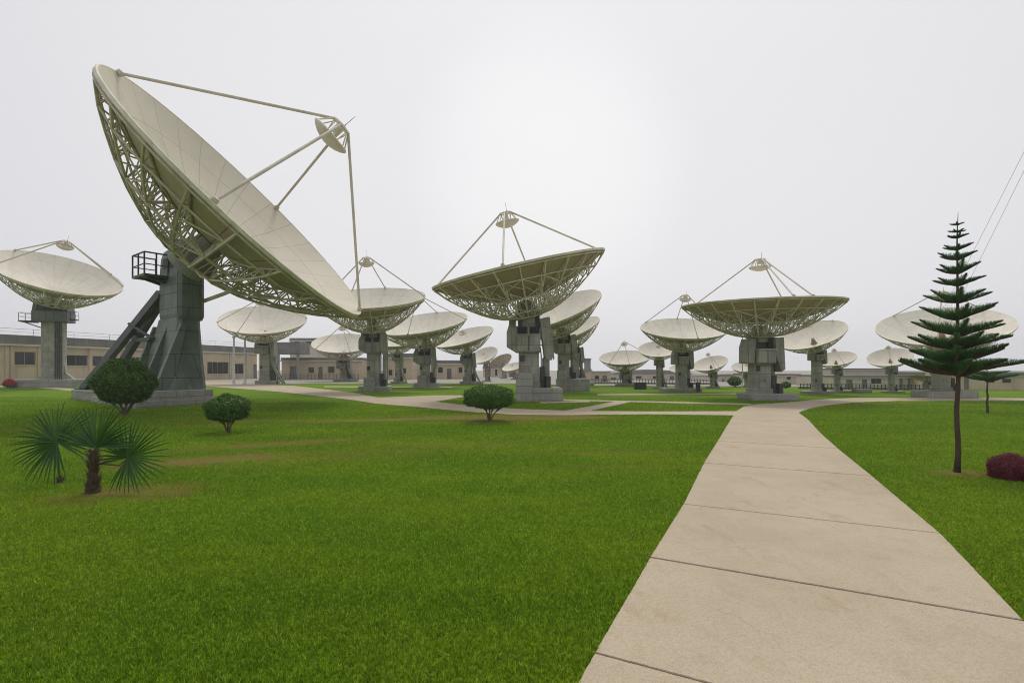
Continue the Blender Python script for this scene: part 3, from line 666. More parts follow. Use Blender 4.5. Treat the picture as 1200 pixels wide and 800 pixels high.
# ------------------------------------------------------------------ the giant dish
def giant():
    C = Vector((-16.75, 31.5, 12.9)); D = 18.75
    el, az, spn = R(42.6), R(88.6), 0
    a = Vector((math.cos(el)*math.sin(az), math.cos(el)*math.cos(az), math.sin(el)))
    x = Vector((0, 0, 1)).cross(a).normalized(); y = a.cross(x)
    sp = R(22.7)
    O = Vector((-22.3, 29.1, 0)); U = Vector((-.808, .589, 0)); V = Vector((.589, .808, 0))
    yaw = math.atan2(V.y, V.x)            # local x = V, local y = U
    root = thing('dish_antenna', 'giant steeply tilted dish on a dark green panelled tower', 'satellite dish', O, yaw, GR)
    legs = [90+22.7, 180+22.7, 22.7, 270+22.7]
    dish_assembly(root, C, x, y, a, D, .415, legs, 'big', feed=False)
    # local coordinates: X along V (0..4), Y along U (0..15)
    b = MB(); b.box(0, 4.1, 0, 8.4, -.05, .98, .05); b.box(.05, 2.6, 8.4, 15.1, -.05, .72, .05); b.box(-.25, 4.3, -.2, 8.6, -.06, .42, .06); b.build('plinth', M['plinth'], root)
    # flared lower tower
    def loft(b, rings):
        n = len(rings[0][0]); vs = [(p[0], p[1], z) for r, z in rings for p in r]
        fs = [(i*n+j, i*n+(j+1) % n, (i+1)*n+(j+1) % n, (i+1)*n+j) for i in range(len(rings)-1) for j in range(n)]+[tuple(reversed(range(n))), tuple(range((len(rings)-1)*n, len(rings)*n))]
        b.add(vs, fs)
    def ringp(x0, x1, y0, y1, c): return [(x0+c, y0), (x1-c, y0), (x1, y0+c), (x1, y1-c), (x1-c, y1), (x0+c, y1), (x0, y1-c), (x0, y0+c)]
    b = MB(); loft(b, [(ringp(1.75, 3.95, .5, 6.6, .25), .97), (ringp(2.05, 3.93, .85, 6.0, .25), 2.6), (ringp(2.35, 3.9, 1.2, 5.4, .22), 4.4), (ringp(2.55, 3.88, 1.4, 5.0, .2), 5.75)])
    b.build('tower_base', M['green'], root)
    b = MB(); loft(b, [(ringp(2.60, 3.98, 1.3, 4.6, .16), 5.60), (ringp(2.52, 4.06, 1.2, 4.7, .16), 5.85), (ringp(2.52, 4.06, 1.2, 4.7, .16), 8.9), (ringp(2.53, 4.04, 1.35, 4.65, .3), 9.9), (ringp(2.6, 3.95, 1.7, 4.4, .35), 10.35), (ringp(2.75, 3.8, 2.2, 4.0, .3), 10.55)])
    up = b.build('tower_shaft', M['green'], root)
    b = MB(); b.box(2.505, 2.6, 2.2, 3.9, 9.15, 9.85, .02); b.build('opening', M['dark'], up)
    b = MB(); b.box(2.485, 2.54, 1.45, 4.5, 7.42, 8.8, .015); b.box(2.485, 2.54, 1.45, 4.5, 5.95, 7.36, .015); b.box(2.72, 3.30, 1.165, 1.22, 5.95, 7.36, .015); b.box(2.72, 3.30, 1.165, 1.22, 7.42, 8.8, .015); b.box(3.34, 3.88, 1.165, 1.22, 5.95, 7.36, .015); b.box(3.34, 3.88, 1.165, 1.22, 7.42, 8.8, .015); b.build('cover_plate', M['green'], up)
    # buttress fins
    for (p0, p1, yy0, yy1) in (((1.0, 2.35), None, .75, 1.15), ((1.0, 2.35), None, 3.1, 3.4), ((1.0, 2.4), None, 5.5, 5.8)):
        b = MB(); b.prism([(p0[0], .97), (p0[0]+1.0, .97), (2.8, 5.3), (2.5, 5.3)], 'y', yy0, yy1); b.build('buttress', M['green'], root)
    b = MB(); b.prism([(3.6, .97), (4.28, .97), (4.08, 2.4), (3.93, 5.0), (3.7, 5.0)], 'y', 1.6, 1.9); b.build('buttress', M['green'], root)
    b = MB(); b.prism([(.35, .97), (1.2, .97), (1.7, 4.9)], 'x', 2.7, 3.0); b.build('buttress', M['green'], root)
    # raised cover plates of the flare
    b = MB(); b.prism([(2.35, 1.35), (3.55, 1.35), (3.5, 2.5), (2.42, 2.5)], 'y', .88, 1.3); b.prism([(2.5, 2.62), (3.55, 2.62), (3.5, 4.1), (2.6, 4.1)], 'y', 1.1, 1.6); b.prism([(2.75, 4.25), (3.35, 4.25), (3.35, 5.4), (2.75, 5.4)], 'y', 1.34, 1.8)
    b.build('access_hatch', M['green'], root)
    # elevation axle + yoke towards the hub
    b = MB(); b.box(2.8, 3.7, -.3, 1.25, 9.0, 9.9, .08); b.build('elevation_yoke', M['greensteel'], root)
    b = MB(); b.tube([(2.3, -.05, 9.4), (4.2, -.05, 9.4)], .36, 14); b.build('elevation_axle', M['greensteel'], root)
    b = MB(); b.tube([(4.0, 1.8, 6.9), (4.9, .6, 7.45), (6.4, -1.4, 8.4)], [.13, .13, .075], 6); b.build('elevation_jack', M['truss'], root)
    # two long raking struts
    loc = lambda w: (((w-O).dot(V)), (w-O).dot(U), w.z)
    for xx, dz in ((.55, 0), (1.95, -.1)):
        b = MB(); p0 = Vector((xx, 14.2, .68)); p1 = Vector((2.5+.15*xx, 4.6, 7.55+dz)); d = (p1-p0)
        w = .19; h = .30; nrm = Vector((1, 0, 0)); upv = d.normalized().cross(nrm).normalized()
        vs = []
        for p in (p0, p1):
            for sx, su in ((-1, -1), (1, -1), (1, 1), (-1, 1)): vs.append(p+nrm*w*sx+upv*h*su)
        b.add(vs, [(0, 1, 5, 4), (1, 2, 6, 5), (2, 3, 7, 6), (3, 0, 4, 7), (3, 2, 1, 0), (4, 5, 6, 7)]); b.box(xx-.4, xx+.4, 13.8, 14.8, .7, .82, .02); b.build('raking_strut', M['greensteel'], root)
    for t in (.35, .62, .8):
        pa = Vector((.55, 14.2, .68)).lerp(Vector((2.58, 4.6, 7.55)), t); pb = Vector((1.95, 14.2, .68)).lerp(Vector((2.8, 4.6, 7.45)), t)
        b = MB(); b.tube([pa, pb], .10, 6); b.build('strut_tie', M['greensteel'], root)
    b = MB(); b.box(2.0, 2.5, 4.9, 8.2, 4.3, 4.55, .03); b.tube([(2.25, 7.9, 4.5), (2.3, 5.3, 5.9)], .12, 5); b.tube([(1.75, 8.0, 5.6), (2.25, 5.2, 4.5)], .12, 5)
    b.build('strut_bracing', M['greensteel'], root)
    # railed balcony
    b = MB(); b.box(1.1, 2.53, 2.9, 5.2, 8.45, 8.6, .02); b.prism([(1.2, 8.46), (2.53, 8.1), (2.53, 8.46)], 'y', 3.3, 3.42); b.prism([(1.2, 8.46), (2.53, 8.1), (2.53, 8.46)], 'y', 4.4, 4.52); pf = b.build('access_platform', M['greensteel'], root)
    b = MB(); railing(b, [(2.48, 2.95), (1.82, 2.95), (1.15, 2.95), (1.15, 4.05), (1.15, 5.15), (1.82, 5.15), (2.48, 5.15)], 8.6, 1.4, .055, (.45,)); b.build('railing', M['greensteel'], pf)
giant()

# ------------------------------------------------------------------ plants
def leaf_cloud(P, Nn, size, mat, name, parent, jit=.6, asp=.5):
    """one folded leaf at every point of P, roughly facing Nn"""
    n = len(P); d = rng.normal(size=(n, 3)); Nn = Nn+jit*d; Nn /= np.linalg.norm(Nn, axis=1)[:, None]
    t = np.cross(Nn, rng.normal(size=(n, 3))); t /= np.linalg.norm(t, axis=1)[:, None]; bt = np.cross(Nn, t)
    s = size*rng.uniform(.6, 1.25, n)[:, None]
    V = np.zeros((n, 4, 3)); V[:, 0] = P-t*s*.5; V[:, 1] = P+bt*s*asp*.5+Nn*s*.10; V[:, 2] = P+t*s*.5; V[:, 3] = P-bt*s*asp*.5+Nn*s*.10
    return link(name, np_mesh(name, V.reshape(-1, 3), 4, mat), parent)
def shrub(label, px, py, wpx, cy, hpx, n, size, mat='shrub', group=None, stems=9, nm='clipped_shrub', flat=.82, stemh=True):
    X, Y = gnd(px, py); k = Y/F; rx = wpx/2*k*math.cos(math.atan(abs(px-600)/F))**1.15; rz = hpx/2*k*.95; cz = CH+(HY-cy)*k
    root = thing(nm, label, 'shrub', (X, Y, 0), 0, group)
    d = rng.normal(size=(n, 3)); d /= np.linalg.norm(d, axis=1)[:, None]
    ph = rng.uniform(0, 6.28, 12)
    bump = 1+.04*np.sin(d[:, 0]*5+ph[0])*np.sin(d[:, 1]*6+ph[1])+.05*np.sin(d[:, 2]*7+ph[2])+.035*np.sin(d[:, 0]*13+ph[3])*np.sin(d[:, 2]*12+ph[4])+.03*np.sin(d[:, 1]*17+ph[5]+d[:, 0]*9)
    rad = np.where(rng.random(n) < .72, rng.uniform(.88, 1.03, n)+.07*(rng.random(n) < .10), rng.uniform(.55, .92, n))*bump
    P = d*rad[:, None]*np.array([rx, rx*.95, rz]); lo = d[:, 2] < 0
    P[lo, 2] *= flat+(1-flat)*(1-np.abs(d[lo, 2]))
    P[:, 2] += cz
    leaf_cloud(P, d, size, M[mat], 'foliage', root)
    b = MB()
    for i in range(stems):
        t = 2*PI*i/stems+random.uniform(-.3, .3); q = random.uniform(.25, .75)
        base = (random.uniform(-.04, .04)*rx, random.uniform(-.04, .04)*rx, -.03)
        z1 = max(.10*rz, cz-rz*(flat+.05)); mid = (math.cos(t)*rx*q*.35, math.sin(t)*rx*q*.35, z1*.75)
        end = (math.cos(t)*rx*q, math.sin(t)*rx*q, cz-rz*.05)
        r = .030*rx
        b.tube([base, mid, end], [r, r*.7, r*.3], 6)
        for m in range(3):
            t2 = t+random.uniform(-.7, .7); b.tube([mid, (math.cos(t2)*rx*(q+.2*random.random()), math.sin(t2)*rx*(q+.15), cz-rz*random.uniform(.1, .4))], [r*.5, r*.2], 4)
    b.tube([(0, 0, -.03), (0, 0, max(.1*rz, (cz-rz)*.8))], [.055*rx, .045*rx], 7)
    b.build('stems', M['bark2'], root); return root
SG = 'clipped evergreen shrubs on the lawn'
shrub('largest clipped round shrub, in front of the giant dish plinth', 146, 487, 82, 449, 56, 24000, .105, group=SG)
shrub('smallest clipped round shrub, right of the giant dish plinth', 267, 507, 55, 479, 36, 15000, .07, group=SG)
shrub('clipped round shrub beside the cross path in front of the tall centre dish', 573, 493.5, 58, 466, 33, 13000, .085, group=SG, stems=5)
shrub('low burgundy leaved shrub on the lawn at the right edge', 1184, 561, 61, 551, 42, 15000, .036, mat='burg', nm='burgundy_shrub', stems=6, flat=.45)
def flowers():
    root = thing('flower_bush', 'small bush of red flowers at the far left beside the grey plinth', 'flowering bush', at(11, 444, 58)-Vector((0, 0, at(11, 444, 58).z)))
    n = 1600; d = rng.normal(size=(n, 3)); d /= np.linalg.norm(d, axis=1)[:, None]; d[:, 2] = np.abs(d[:, 2])
    P = d*np.array([.75, .5, .75])*rng.uniform(.7, 1.05, n)[:, None]+np.array([0, 0, .35])
    leaf_cloud(P, d, .12, M['flower'], 'flowers', root)
    P = d*np.array([.7, .45, .7])*.85*rng.uniform(.8, 1.05, n)[:, None]+np.array([0, 0, .2]); leaf_cloud(P, d, .12, M['shrub'], 'foliage', root)
flowers()

def fan_leaf(b, c, axis, nrm, rad, n=34, arc=290, droop=.25, w=.0175):
    """palmate leaf: n narrow folded segments from centre c, middle one along axis, in the plane with normal nrm"""
    axis = axis.normalized(); side = nrm.cross(axis).normalized(); nrm = axis.cross(side).normalized()*(1 if axis.cross(side).dot(nrm) > 0 else -1)
    for i in range(n):
        t = R(arc)*(i/(n-1)-.5)+random.uniform(-.03, .03); d = axis*math.cos(t)+side*math.sin(t)
        ln = rad*(1-.22*(abs(t)/PI)**1.5)*random.uniform(.88, 1.06); s = nrm.cross(d).normalized()
        dr = droop*random.uniform(.5, 1.6); lift = random.uniform(.0, .16); vs = []
        K = 6
        for k in range(K+1):
            u = k/K; p = c+d*ln*u+nrm*(lift*ln*(u-u*u))+Vector((0, 0, -1))*dr*ln*u**3
            ww = w*rad*1.5*(.25+1.0*min(1, u*2.6))*(1-u)**.55 if u < 1 else .0005
            vs += [p-s*ww-nrm*ww*-.55, p, p+s*ww+nrm*ww*.55]
        fs = []
        for k in range(K):
            o = k*3; fs += [(o, o+1, o+4, o+3), (o+1, o+2, o+5, o+4)]
        b.add(vs, fs)
def palms():
    # bigger palm, two fronds on a short shaggy trunk
    X, Y = gnd(109, 577); k = Y/F
    rt = thing('fan_palm', 'young fan palm with a shaggy trunk and two open fronds on the lawn', 'palm', (X, Y, 0))
    P = lambda px, py, dy=0: at(px, py, Y+dy)-Vector((X, Y, 0))
    b = MB(); tz = P(109, 527).z
    b.lathe([(.13, -.03), (.115, .1), (.085, .25), (.07, .4), (.06, tz*.8), (.04, tz)], 12)
    b.build('trunk', M['bark'], rt, loc=(0, 0, 0))
    b = MB()
    for i in range(170):
        z = random.uniform(.02, tz*.95); t = random.uniform(0, 2*PI); r = .115-.045*min(1, z/.4); ln = random.uniform(.12, .26); h = random.uniform(.05, .2)
        p0 = Vector((math.cos(t)*r, math.sin(t)*r, z)); p1 = Vector((math.cos(t)*(r+ln*.35), math.sin(t)*(r+ln*.35), z+h)); s = Vector((-math.sin(t), math.cos(t), 0))*.014
        b.add([p0-s*1.6, p0+s*1.6, p1], [(0, 1, 2)])
    b.build('leaf_bases', M['fibre'], rt)
    hub = P(113, 524); b = MB(); fan_leaf(b, hub, Vector((.08, .1, 1)), Vector((.05, -1, .25)), .92, 30, 170, .04); b.build('frond', M['palm'], rt)
    b = MB(); b.tube([(0, 0, tz*.85), hub], [.03, .018], 6); b.tube([(0, 0, tz*.7), P(140, 545, .05), P(152, 535, .1)], [.022, .016, .012], 5)
    for q in ((128, 538), (95, 536), (122, 533), (100, 545)): b.tube([(0, 0, tz*.6), P(*q)], [.018, .008], 4)
    b.build('leaf_stalks', M['fibre'], rt)
    b = MB(); fan_leaf(b, P(151, 536, .1), Vector((.80, .1, .55)), Vector((.1, -1, .35)), .86, 38, 310, .04); b.build('frond', M['palm'], rt)
    # smaller one
    X, Y = gnd(70, 566); rt = thing('fan_palm', 'smaller fan palm with a single large round frond on a thin stalk', 'palm', (X, Y, 0))
    P = lambda px, py, dy=0: at(px, py, Y+dy)-Vector((X, Y, 0))
    b = MB(); b.tube([(0, 0, -.02), (0.0, 0, .16)], [.06, .035], 7)
    for i in range(16):
        t = random.uniform(0, 6.28); b.tube([(0, 0, .02), (math.cos(t)*.12, math.sin(t)*.12, random.uniform(.03, .2))], [.012, .003], 4)
    b.build('trunk', M['bark'], rt)
    hub = P(67, 518); b = MB(); b.tube([(0, 0, .1), P(69, 545), hub], [.016, .013, .011], 5); b.build('leaf_stalk', M['palm'], rt)
    b = MB(); fan_leaf(b, hub, Vector((-.60, .1, .62)), Vector((.1, -1, .3)), .96, 44, 320, .09); b.build('frond', M['palm'], rt)
palms()

def pine_branch(P, D_, root_r, T, Lb, rise, dens, nb, wood, t, z0, thick):
    """one bough: rises towards its tip; short branchlets stand up along both sides, each thick with needles"""
    c, s = math.cos(t), math.sin(t); pts = []
    K = 8
    for k in range(K+1):
        u = k/K; r = Lb*u; z = z0+rise*(u**1.5)+.02*Lb*math.sin(u*5+t); sw = .05*Lb*math.sin(u*2.5+t*3); pts.append(Vector((c*r-s*sw, s*r+c*sw, z)))
    wood.tube(pts, [max(.004, .020*thick*(1-.8*k/K)) for k in range(K+1)], 4)
    out = []
    for i in range(nb):
        u = (i+.5)/nb*.98+.02; f = u*K; k = min(K-1, int(f)); p = pts[k].lerp(pts[k+1], f-k); d = (pts[k+1]-pts[k]).normalized()
        side = Vector((-d.y, d.x, 0)).normalized()*(1 if i % 2 else -1)
        prof = min(1, .75+u*1.0)*min(1, (1.10-u)*2.2)
        l2 = max(thick*.062*prof, rise*(1-u**1.3)*.95+thick*.02)*random.uniform(.7, 1.15)
        dir2 = (d*random.uniform(.25, .6)+side*random.uniform(.1, .65)+Vector((0, 0, random.uniform(.6, 1.3)))).normalized()
        out.append((p, dir2, l2))
    return out
def conifer(label, px, py, tiers, trunk_top, Y=None, group=None, dens=1.0, tr=.053):
    X, Y = gnd(px, py); k = Y/F; Zp = lambda q: CH+(HY-q)*k
    root = thing('conifer', label, 'tree', (X, Y, 0), 0, group)
    b = MB(); zt = Zp(trunk_top); nseg = 16; pts = []; rs = []
    for i in range(nseg+1):
        u = i/nseg; pts.append((.012*math.sin(i*1.3), .012*math.cos(i*1.7), -.03+zt*u)); rs.append(tr*(1-u)**.75*(1.25 if i == 0 else 1)+.004+random.uniform(-.003, .003)*(1-u))
    b.tube(pts, rs, 12); b.build('trunk', M['bark'], root, True)
    cord = []
    for ti, (yc, yt, rl, nbr, thick) in enumerate(tiers):
        z0 = Zp(yc); rise = (yc-yt)*k; off = random.uniform(0, 1)
        for j in range(nbr):
            wood = MB(); t = 2*PI*(j+off)/nbr+random.uniform(-.12, .12); Lb = rl*k*random.uniform(.90, 1.04)
            tw = pine_branch(None, None, 0, 0, Lb, rise*random.uniform(.8, 1.15), 1, int((34+Lb*150)*dens*(.6+.4*thick)), wood, t, z0+random.uniform(-.02, .02)*thick, thick)
            bo = wood.build('bough', M['bark'], root)
            Pn = np.array([p for p, _, _ in tw]); Dn = np.array([d for _, d, _ in tw]); Ln = np.array([l for _, _, l in tw])
            q = 14; n = len(Pn); P = np.repeat(Pn, q, 0); Dd = np.repeat(Dn, q, 0); Ll = np.repeat(Ln, q)
            u = np.tile(np.linspace(.0, 1.0, q), n); base = P+Dd*(Ll*u)[:, None]
            rd = rng.normal(size=(len(P), 3)); rd -= Dd*np.sum(rd*Dd, 1)[:, None]; rd /= np.linalg.norm(rd, axis=1)[:, None]
            tip = base+(rd*.62+Dd*.8)*(.026*(1-.3*u))[:, None]*rng.uniform(.8, 1.3, len(P))[:, None]
            sd = np.cross(rd, Dd)*.0042
            V = np.stack([base-sd, base+sd, tip], 1).reshape(-1, 3)
            sdc = np.cross(Dn, rng.normal(size=Dn.shape)); sdc /= np.linalg.norm(sdc, axis=1)[:, None]; sdc *= .006
            V2 = np.stack([Pn-sdc, Pn+sdc, Pn+Dn*Ln[:, None]], 1).reshape(-1, 3)
            link('needles', np_mesh('needles', np.concatenate([V, V2]), 3, M['pine']), bo)
    return root
tiers = [(264, 262, 6.5, 4, .25), (272.5, 270, 8.5, 5, .28), (279, 275.5, 10.5, 5, .35), (293, 288, 14.5, 6, .55), (304.5, 297, 19, 6, .75), (320, 310, 21.5, 6, .9), (334.5, 326, 25.5, 6, .95), (354, 342, 33, 7, 1.1),
         (373, 360, 36.5, 7, 1.2), (392, 378, 47, 7, 1.35), (408, 394, 45, 8, 2.0), (423, 409, 47, 9, 2.3), (437, 423, 57, 9, 2.4)]
CG = 'star pines on the right lawn'
conifer('tall tiered conifer with a bare lower trunk at the right', 1122, 553, tiers, 247, group=CG)
conifer('short conifer with one flat tier of boughs behind the tall conifer', 1157, 484, [(433, 431, 9, 5, .9), (440, 435, 20, 7, 1.4), (446, 439, 28, 9, 1.9)], 428, group=CG, tr=.06)

# ------------------------------------------------------------------ buildings
def wall_open(b, Lx, H, ops, y=0.0, dep=.25, z0=0.0):
    xs = sorted({0, Lx, *[o[0] for o in ops], *[o[1] for o in ops]}); zz = sorted({z0, H, *[o[2] for o in ops], *[o[3] for o in ops]})
    for i in range(len(xs)-1):
        for j in range(len(zz)-1):
            cx, cz = (xs[i]+xs[i+1])/2, (zz[j]+zz[j+1])/2
            if any(o[0] < cx < o[1] and o[2] < cz < o[3] for o in ops): continue
            b.add([(xs[i], y, zz[j]), (xs[i+1], y, zz[j]), (xs[i+1], y, zz[j+1]), (xs[i], y, zz[j+1])], [(0, 1, 2, 3)])
    for x0, x1, a, c in [o[:4] for o in ops]:
        b.add([(x0, y, a), (x1, y, a), (x1, y, c), (x0, y, c), (x0, y+dep, a), (x1, y+dep, a), (x1, y+dep, c), (x0, y+dep, c)], [(0, 4, 5, 1), (1, 5, 6, 2), (2, 6, 7, 3), (3, 7, 4, 0)])
def building(name, label, A, B, H, dep, wall, ops=(), cat='building', par=None, cornice=True, pil=(), roofm='roof', name_door='door', rail=False, arch=0.0, sc_=1.0):
    """A,B: plan ends of the front wall (left, right seen from outside). ops: (x0,x1,z0,z1,kind)"""
    A = Vector((A[0], A[1], 0)); B = Vector((B[0], B[1], 0)); Lx = (B-A).length; rz = math.atan2(B.y-A.y, B.x-A.x)
    root = thing(name, label, cat, A, rz); hw = H-(par or 0)
    b = MB(); wall_open(b, Lx, hw, ops, 0, .25*sc_, -.1)
    b.add([(0, 0, -.1), (Lx, 0, -.1), (Lx, dep, -.1), (0, dep, -.1), (0, 0, hw), (Lx, 0, hw), (Lx, dep, hw), (0, dep, hw)], [(1, 2, 6, 5), (2, 3, 7, 6), (3, 0, 4, 7)])
    b.build('wall', M[wall], root)
    if pil:
        for p in pil:
            q = MB(); q.box(p-.22*sc_, p+.22*sc_, -.12*sc_, -.002, -.1, hw-.02); q.build('pilaster', M[wall], root)
    if cornice:
        q = MB(); q.box(-.15, Lx+.15, -.45*sc_, -.003, hw-.28*sc_, hw-.02, 0); q.build('cornice', M['cream'] if wall == 'tan' else M[wall], root)
    b = MB()
    if par: b.box(-.1, Lx+.1, -.2*sc_, dep+.1, hw, H, .03*sc_)
    elif arch:
        pts = [(-.3*sc_, hw)]+[(-.3*sc_+(Lx+.6*sc_)*i/12, hw+.1*sc_+arch*math.sin(PI*i/12)) for i in range(13)]+[(Lx+.3*sc_, hw)]
        b.prism(pts, 'y', -.3*sc_, dep)
    else: b.box(-.3*sc_, Lx+.3*sc_, -.35*sc_, dep+.3*sc_, hw, hw+.22*sc_, .03*sc_)
    b.build('roof', M['parapet' if par else roofm], root)
    for o in ops:
        x0, x1, a, c = o[:4]; kd = o[4] if len(o) > 4 else 'window'; w = .07*sc_
        f = MB(); yy = .14*sc_
        f.box(x0, x0+w, yy, yy+w, a, c); f.box(x1-w, x1, yy, yy+w, a, c); f.box(x0+w, x1-w, yy, yy+w, c-w, c); f.box(x0+w, x1-w, yy, yy+w, a, a+w)
        if kd == 'window':
            nm = max(1, int((x1-x0)/(1.2*sc_)))
            for i in range(1, nm): xm = x0+(x1-x0)*i/nm; f.box(xm-w*.35, xm+w*.35, yy+.005, yy+w-.005, a+w, c-w)
        fo = f.build(kd, M['frame'] if kd == 'window' else M['greensteel'], root)
        g_ = MB(); g_.box(x0+w*.5, x1-w*.5, yy+w*.5, yy+w*.5+.02, a+w*.5, c-w*.5)
        g_.build('pane' if kd == 'window' else 'door_leaf', M['glass'] if kd == 'window' else M['parapet'], fo)
        if kd == 'window':
            q = MB(); q.box(x0-.08*sc_, x1+.08*sc_, -.1*sc_, -.002, a-.12*sc_, a-.01); q.build('sill', M[wall], fo)
    if rail:
        q = MB(); n = int(Lx/5)
        railing(q, [(Lx*i/n, .4) for i in range(n+1)], H, .9, .025, (.5,)); q.build('roof_railing', M['cable'], root)
    return root
# long building at the left, runs away from the viewer
A = (-73.9, 50.0); B = (-57.9, 110.0); AB = Vector((B[0]-A[0], B[1]-A[1])); LL = AB.length; ab = AB/LL
def wpx(px):           # where the line of sight of a photo column meets that wall
    m = (px-600)/F; t = (m*A[1]-A[0])/(ab.x-m*ab.y); return t
def wz(px, py): t = wpx(px); Y = A[1]+ab.y*t; return CH+(HY-py)/F*Y
ops = []
for x0, x1, y0, y1 in ((-45, -14, 411, 427), (17, 42, 412, 427.5), (76, 103, 416, 428.5), (108, 132, 417, 429), (142, 168, 418, 430), (243, 268, 424, 438), (273, 286, 426, 438)):
    ops.append((wpx(x0), wpx(x1), wz((x0+x1)/2, y1), wz((x0+x1)/2, y0), 'window'))
ops.append((wpx(-64), wpx(-52), 0.05, 3.2, 'door')); ops.append((wpx(297), wpx(301), 0.05, 3.2, 'door'))
building('long_building', 'long tan flat roofed building with grey parapet behind the leftmost dishes', A, B, 7.0, 26, 'tan', ops, par=1.25, pil=[wpx(p) for p in (-10, 8, 14, 46, 72, 106, 138, 172, 200, 222, 238, 270, 290, 304)], rail=True)
def bpx(name, label, x0, x1, ytop, Y, dep, wall, wins=(), Y2=None, **kw):
    Y2 = Y2 or Y; A = ((x0-600)/F*Y, Y); B = ((x1-600)/F*Y2, Y2); H = CH+(HY-ytop)/F*Y; Lx = math.hypot(B[0]-A[0], B[1]-A[1])
    o2 = []
    for w in wins:
        f0, f1 = (w[0]-x0)/(x1-x0)*Lx, (w[1]-x0)/(x1-x0)*Lx; kd = w[4] if len(w) > 4 else 'window'
        z1 = CH+(HY-w[2])/F*Y; z0 = .03 if kd == 'door' else CH+(HY-w[3])/F*Y; o2.append((f0, f1, z0, z1, kd))
    return building(name, label, A, B, H, dep, wall, o2, **kw)
r_ = bpx('canopy_building', 'tan building with a heavy grey entrance canopy, seen below the giant dish', 330, 425, 419, 103, 12, 'tan', [(361, 368, 430, 437), (373, 378, 430, 446, 'door'), (340, 349, 429, 446, 'door'), (384, 392, 429, 437), (404, 411, 430, 437)], par=.5)
q = MB(); q.box(.8, 6.0, -5, -.05, 5.2, 7.6, .05); q.build('canopy', M['parapet'], r_)
for xx in (1.2, 5.2):
    q = MB(); q.box(xx, xx+.45, -4.7, -4.25, -.05, 5.2, .03); q.build('column', M['greyw'], r_)
bpx('rooftop_block', 'cream two level plant room with antennas rising behind the canopy building', 340, 385, 396, 122, 8, 'cream', [(345, 351, 399, 404), (358, 372, 399, 404)], par=.6)
bpx('service_building', 'small tan block between two dish columns left of the centre', 450, 484, 414, 100, 10, 'tan', [(455, 460, 433, 440), (470, 476, 431, 438)], par=.8)
bpx('service_building', 'tan service building with grey roof edge left of the rounded bush', 505, 552, 422, 104, 10, 'tan', [(513, 519, 430, 437), (524, 529, 432, 445, 'door'), (537, 542, 430, 437)], par=.7)
bpx('service_building', 'pale hazy building with tall narrow openings behind the far grey dish', 566, 612, 429, 128, 10, 'cream', [(572, 575, 432, 440), (580, 583, 432, 440), (588, 591, 432, 440), (597, 601, 432, 441, 'door')], par=.5)
bpx('service_building', 'tan block with a dark doorway, right of the tall centre dish group', 692, 715, 436, 84, 8, 'tan', [(706, 711, 440, 448, 'door'), (697, 702, 440, 444)], sc_=.5)
bpx('service_building', 'low grey tan block under the chimney right of the centre dishes', 660, 693, 433.5, 92, 8, 'cream', [(668, 673, 436, 440)], sc_=.5)
X0 = at(685, 420, 90); X1 = at(693, 420, 90)
b = MB(); hh = X0.z; w_ = X1.x-X0.x; b.box(0, w_, 0, w_, -.1, hh*.55, .05); b.box(.1, w_-.1, .1, w_-.1, hh*.55, hh, .05); b.box(.0, w_, 0, w_, hh-.25, hh+.05, .03)
tag(b.build('chimney', M['greyw'], loc=(X0.x, 90, 0)), 'square tan chimney tower right of the tall centre dish', 'chimney')
bpx('storage_hall', 'long cream hall with a gently arched roof behind the small pale dish', 714, 812, 438, 96, 14, 'cream', [(716, 722, 442, 449, 'door'), (745, 752, 440.5, 443.5), (765, 771, 440.5, 443.5), (785, 790, 440.5, 449, 'door')], arch=.8, sc_=.6, cornice=False)
bpx('storage_hall', 'low cream hall seen between the medium bowl dish and the wide flat dish', 834, 872, 440.5, 84, 12, 'cream', [(846, 849, 444, 452, 'door'), (856, 861, 443.5, 446.5)], arch=.3, sc_=.5, cornice=False)
bpx('service_building', 'pale block behind the right column of the wide flat dish', 896, 938, 438, 72, 10, 'cream', [(903, 907, 441, 450, 'door'), (922, 927, 441, 444.5)], sc_=.5, par=.25)
bpx('office_block', 'long cream low office block behind the small dishes at the right', 985, 1085, 440, 58, 9, 'cream', [(991.5, 999, 445, 455, 'door'), (1010, 1016, 444.5, 455, 'door'), (1021, 1033, 443.5, 449.5), (1054, 1058, 443, 455, 'door'), (1064, 1067, 443.5, 455, 'door'), (1076, 1082, 444, 449)], sc_=.42, par=.16)
bpx('rooftop_block', 'cream set back upper storey above the long office block', 990, 1037, 431.5, 63, 5, 'cream', (), sc_=.4, par=.15)
bpx('office_block', 'tan flat roofed building at the right edge beyond the short conifer', 1086, 1330, 436, 55, 12, 'tan', [(1092, 1096, 441, 455, 'door'), (1133, 1139, 440, 455, 'door'), (1160, 1171, 443, 448), (1180, 1191, 443, 448), (1215, 1228, 443, 448), (1245, 1258, 443, 448)], Y2=50, sc_=.42, par=.28, pil=[.5, 4, 8, 12, 16, 20])
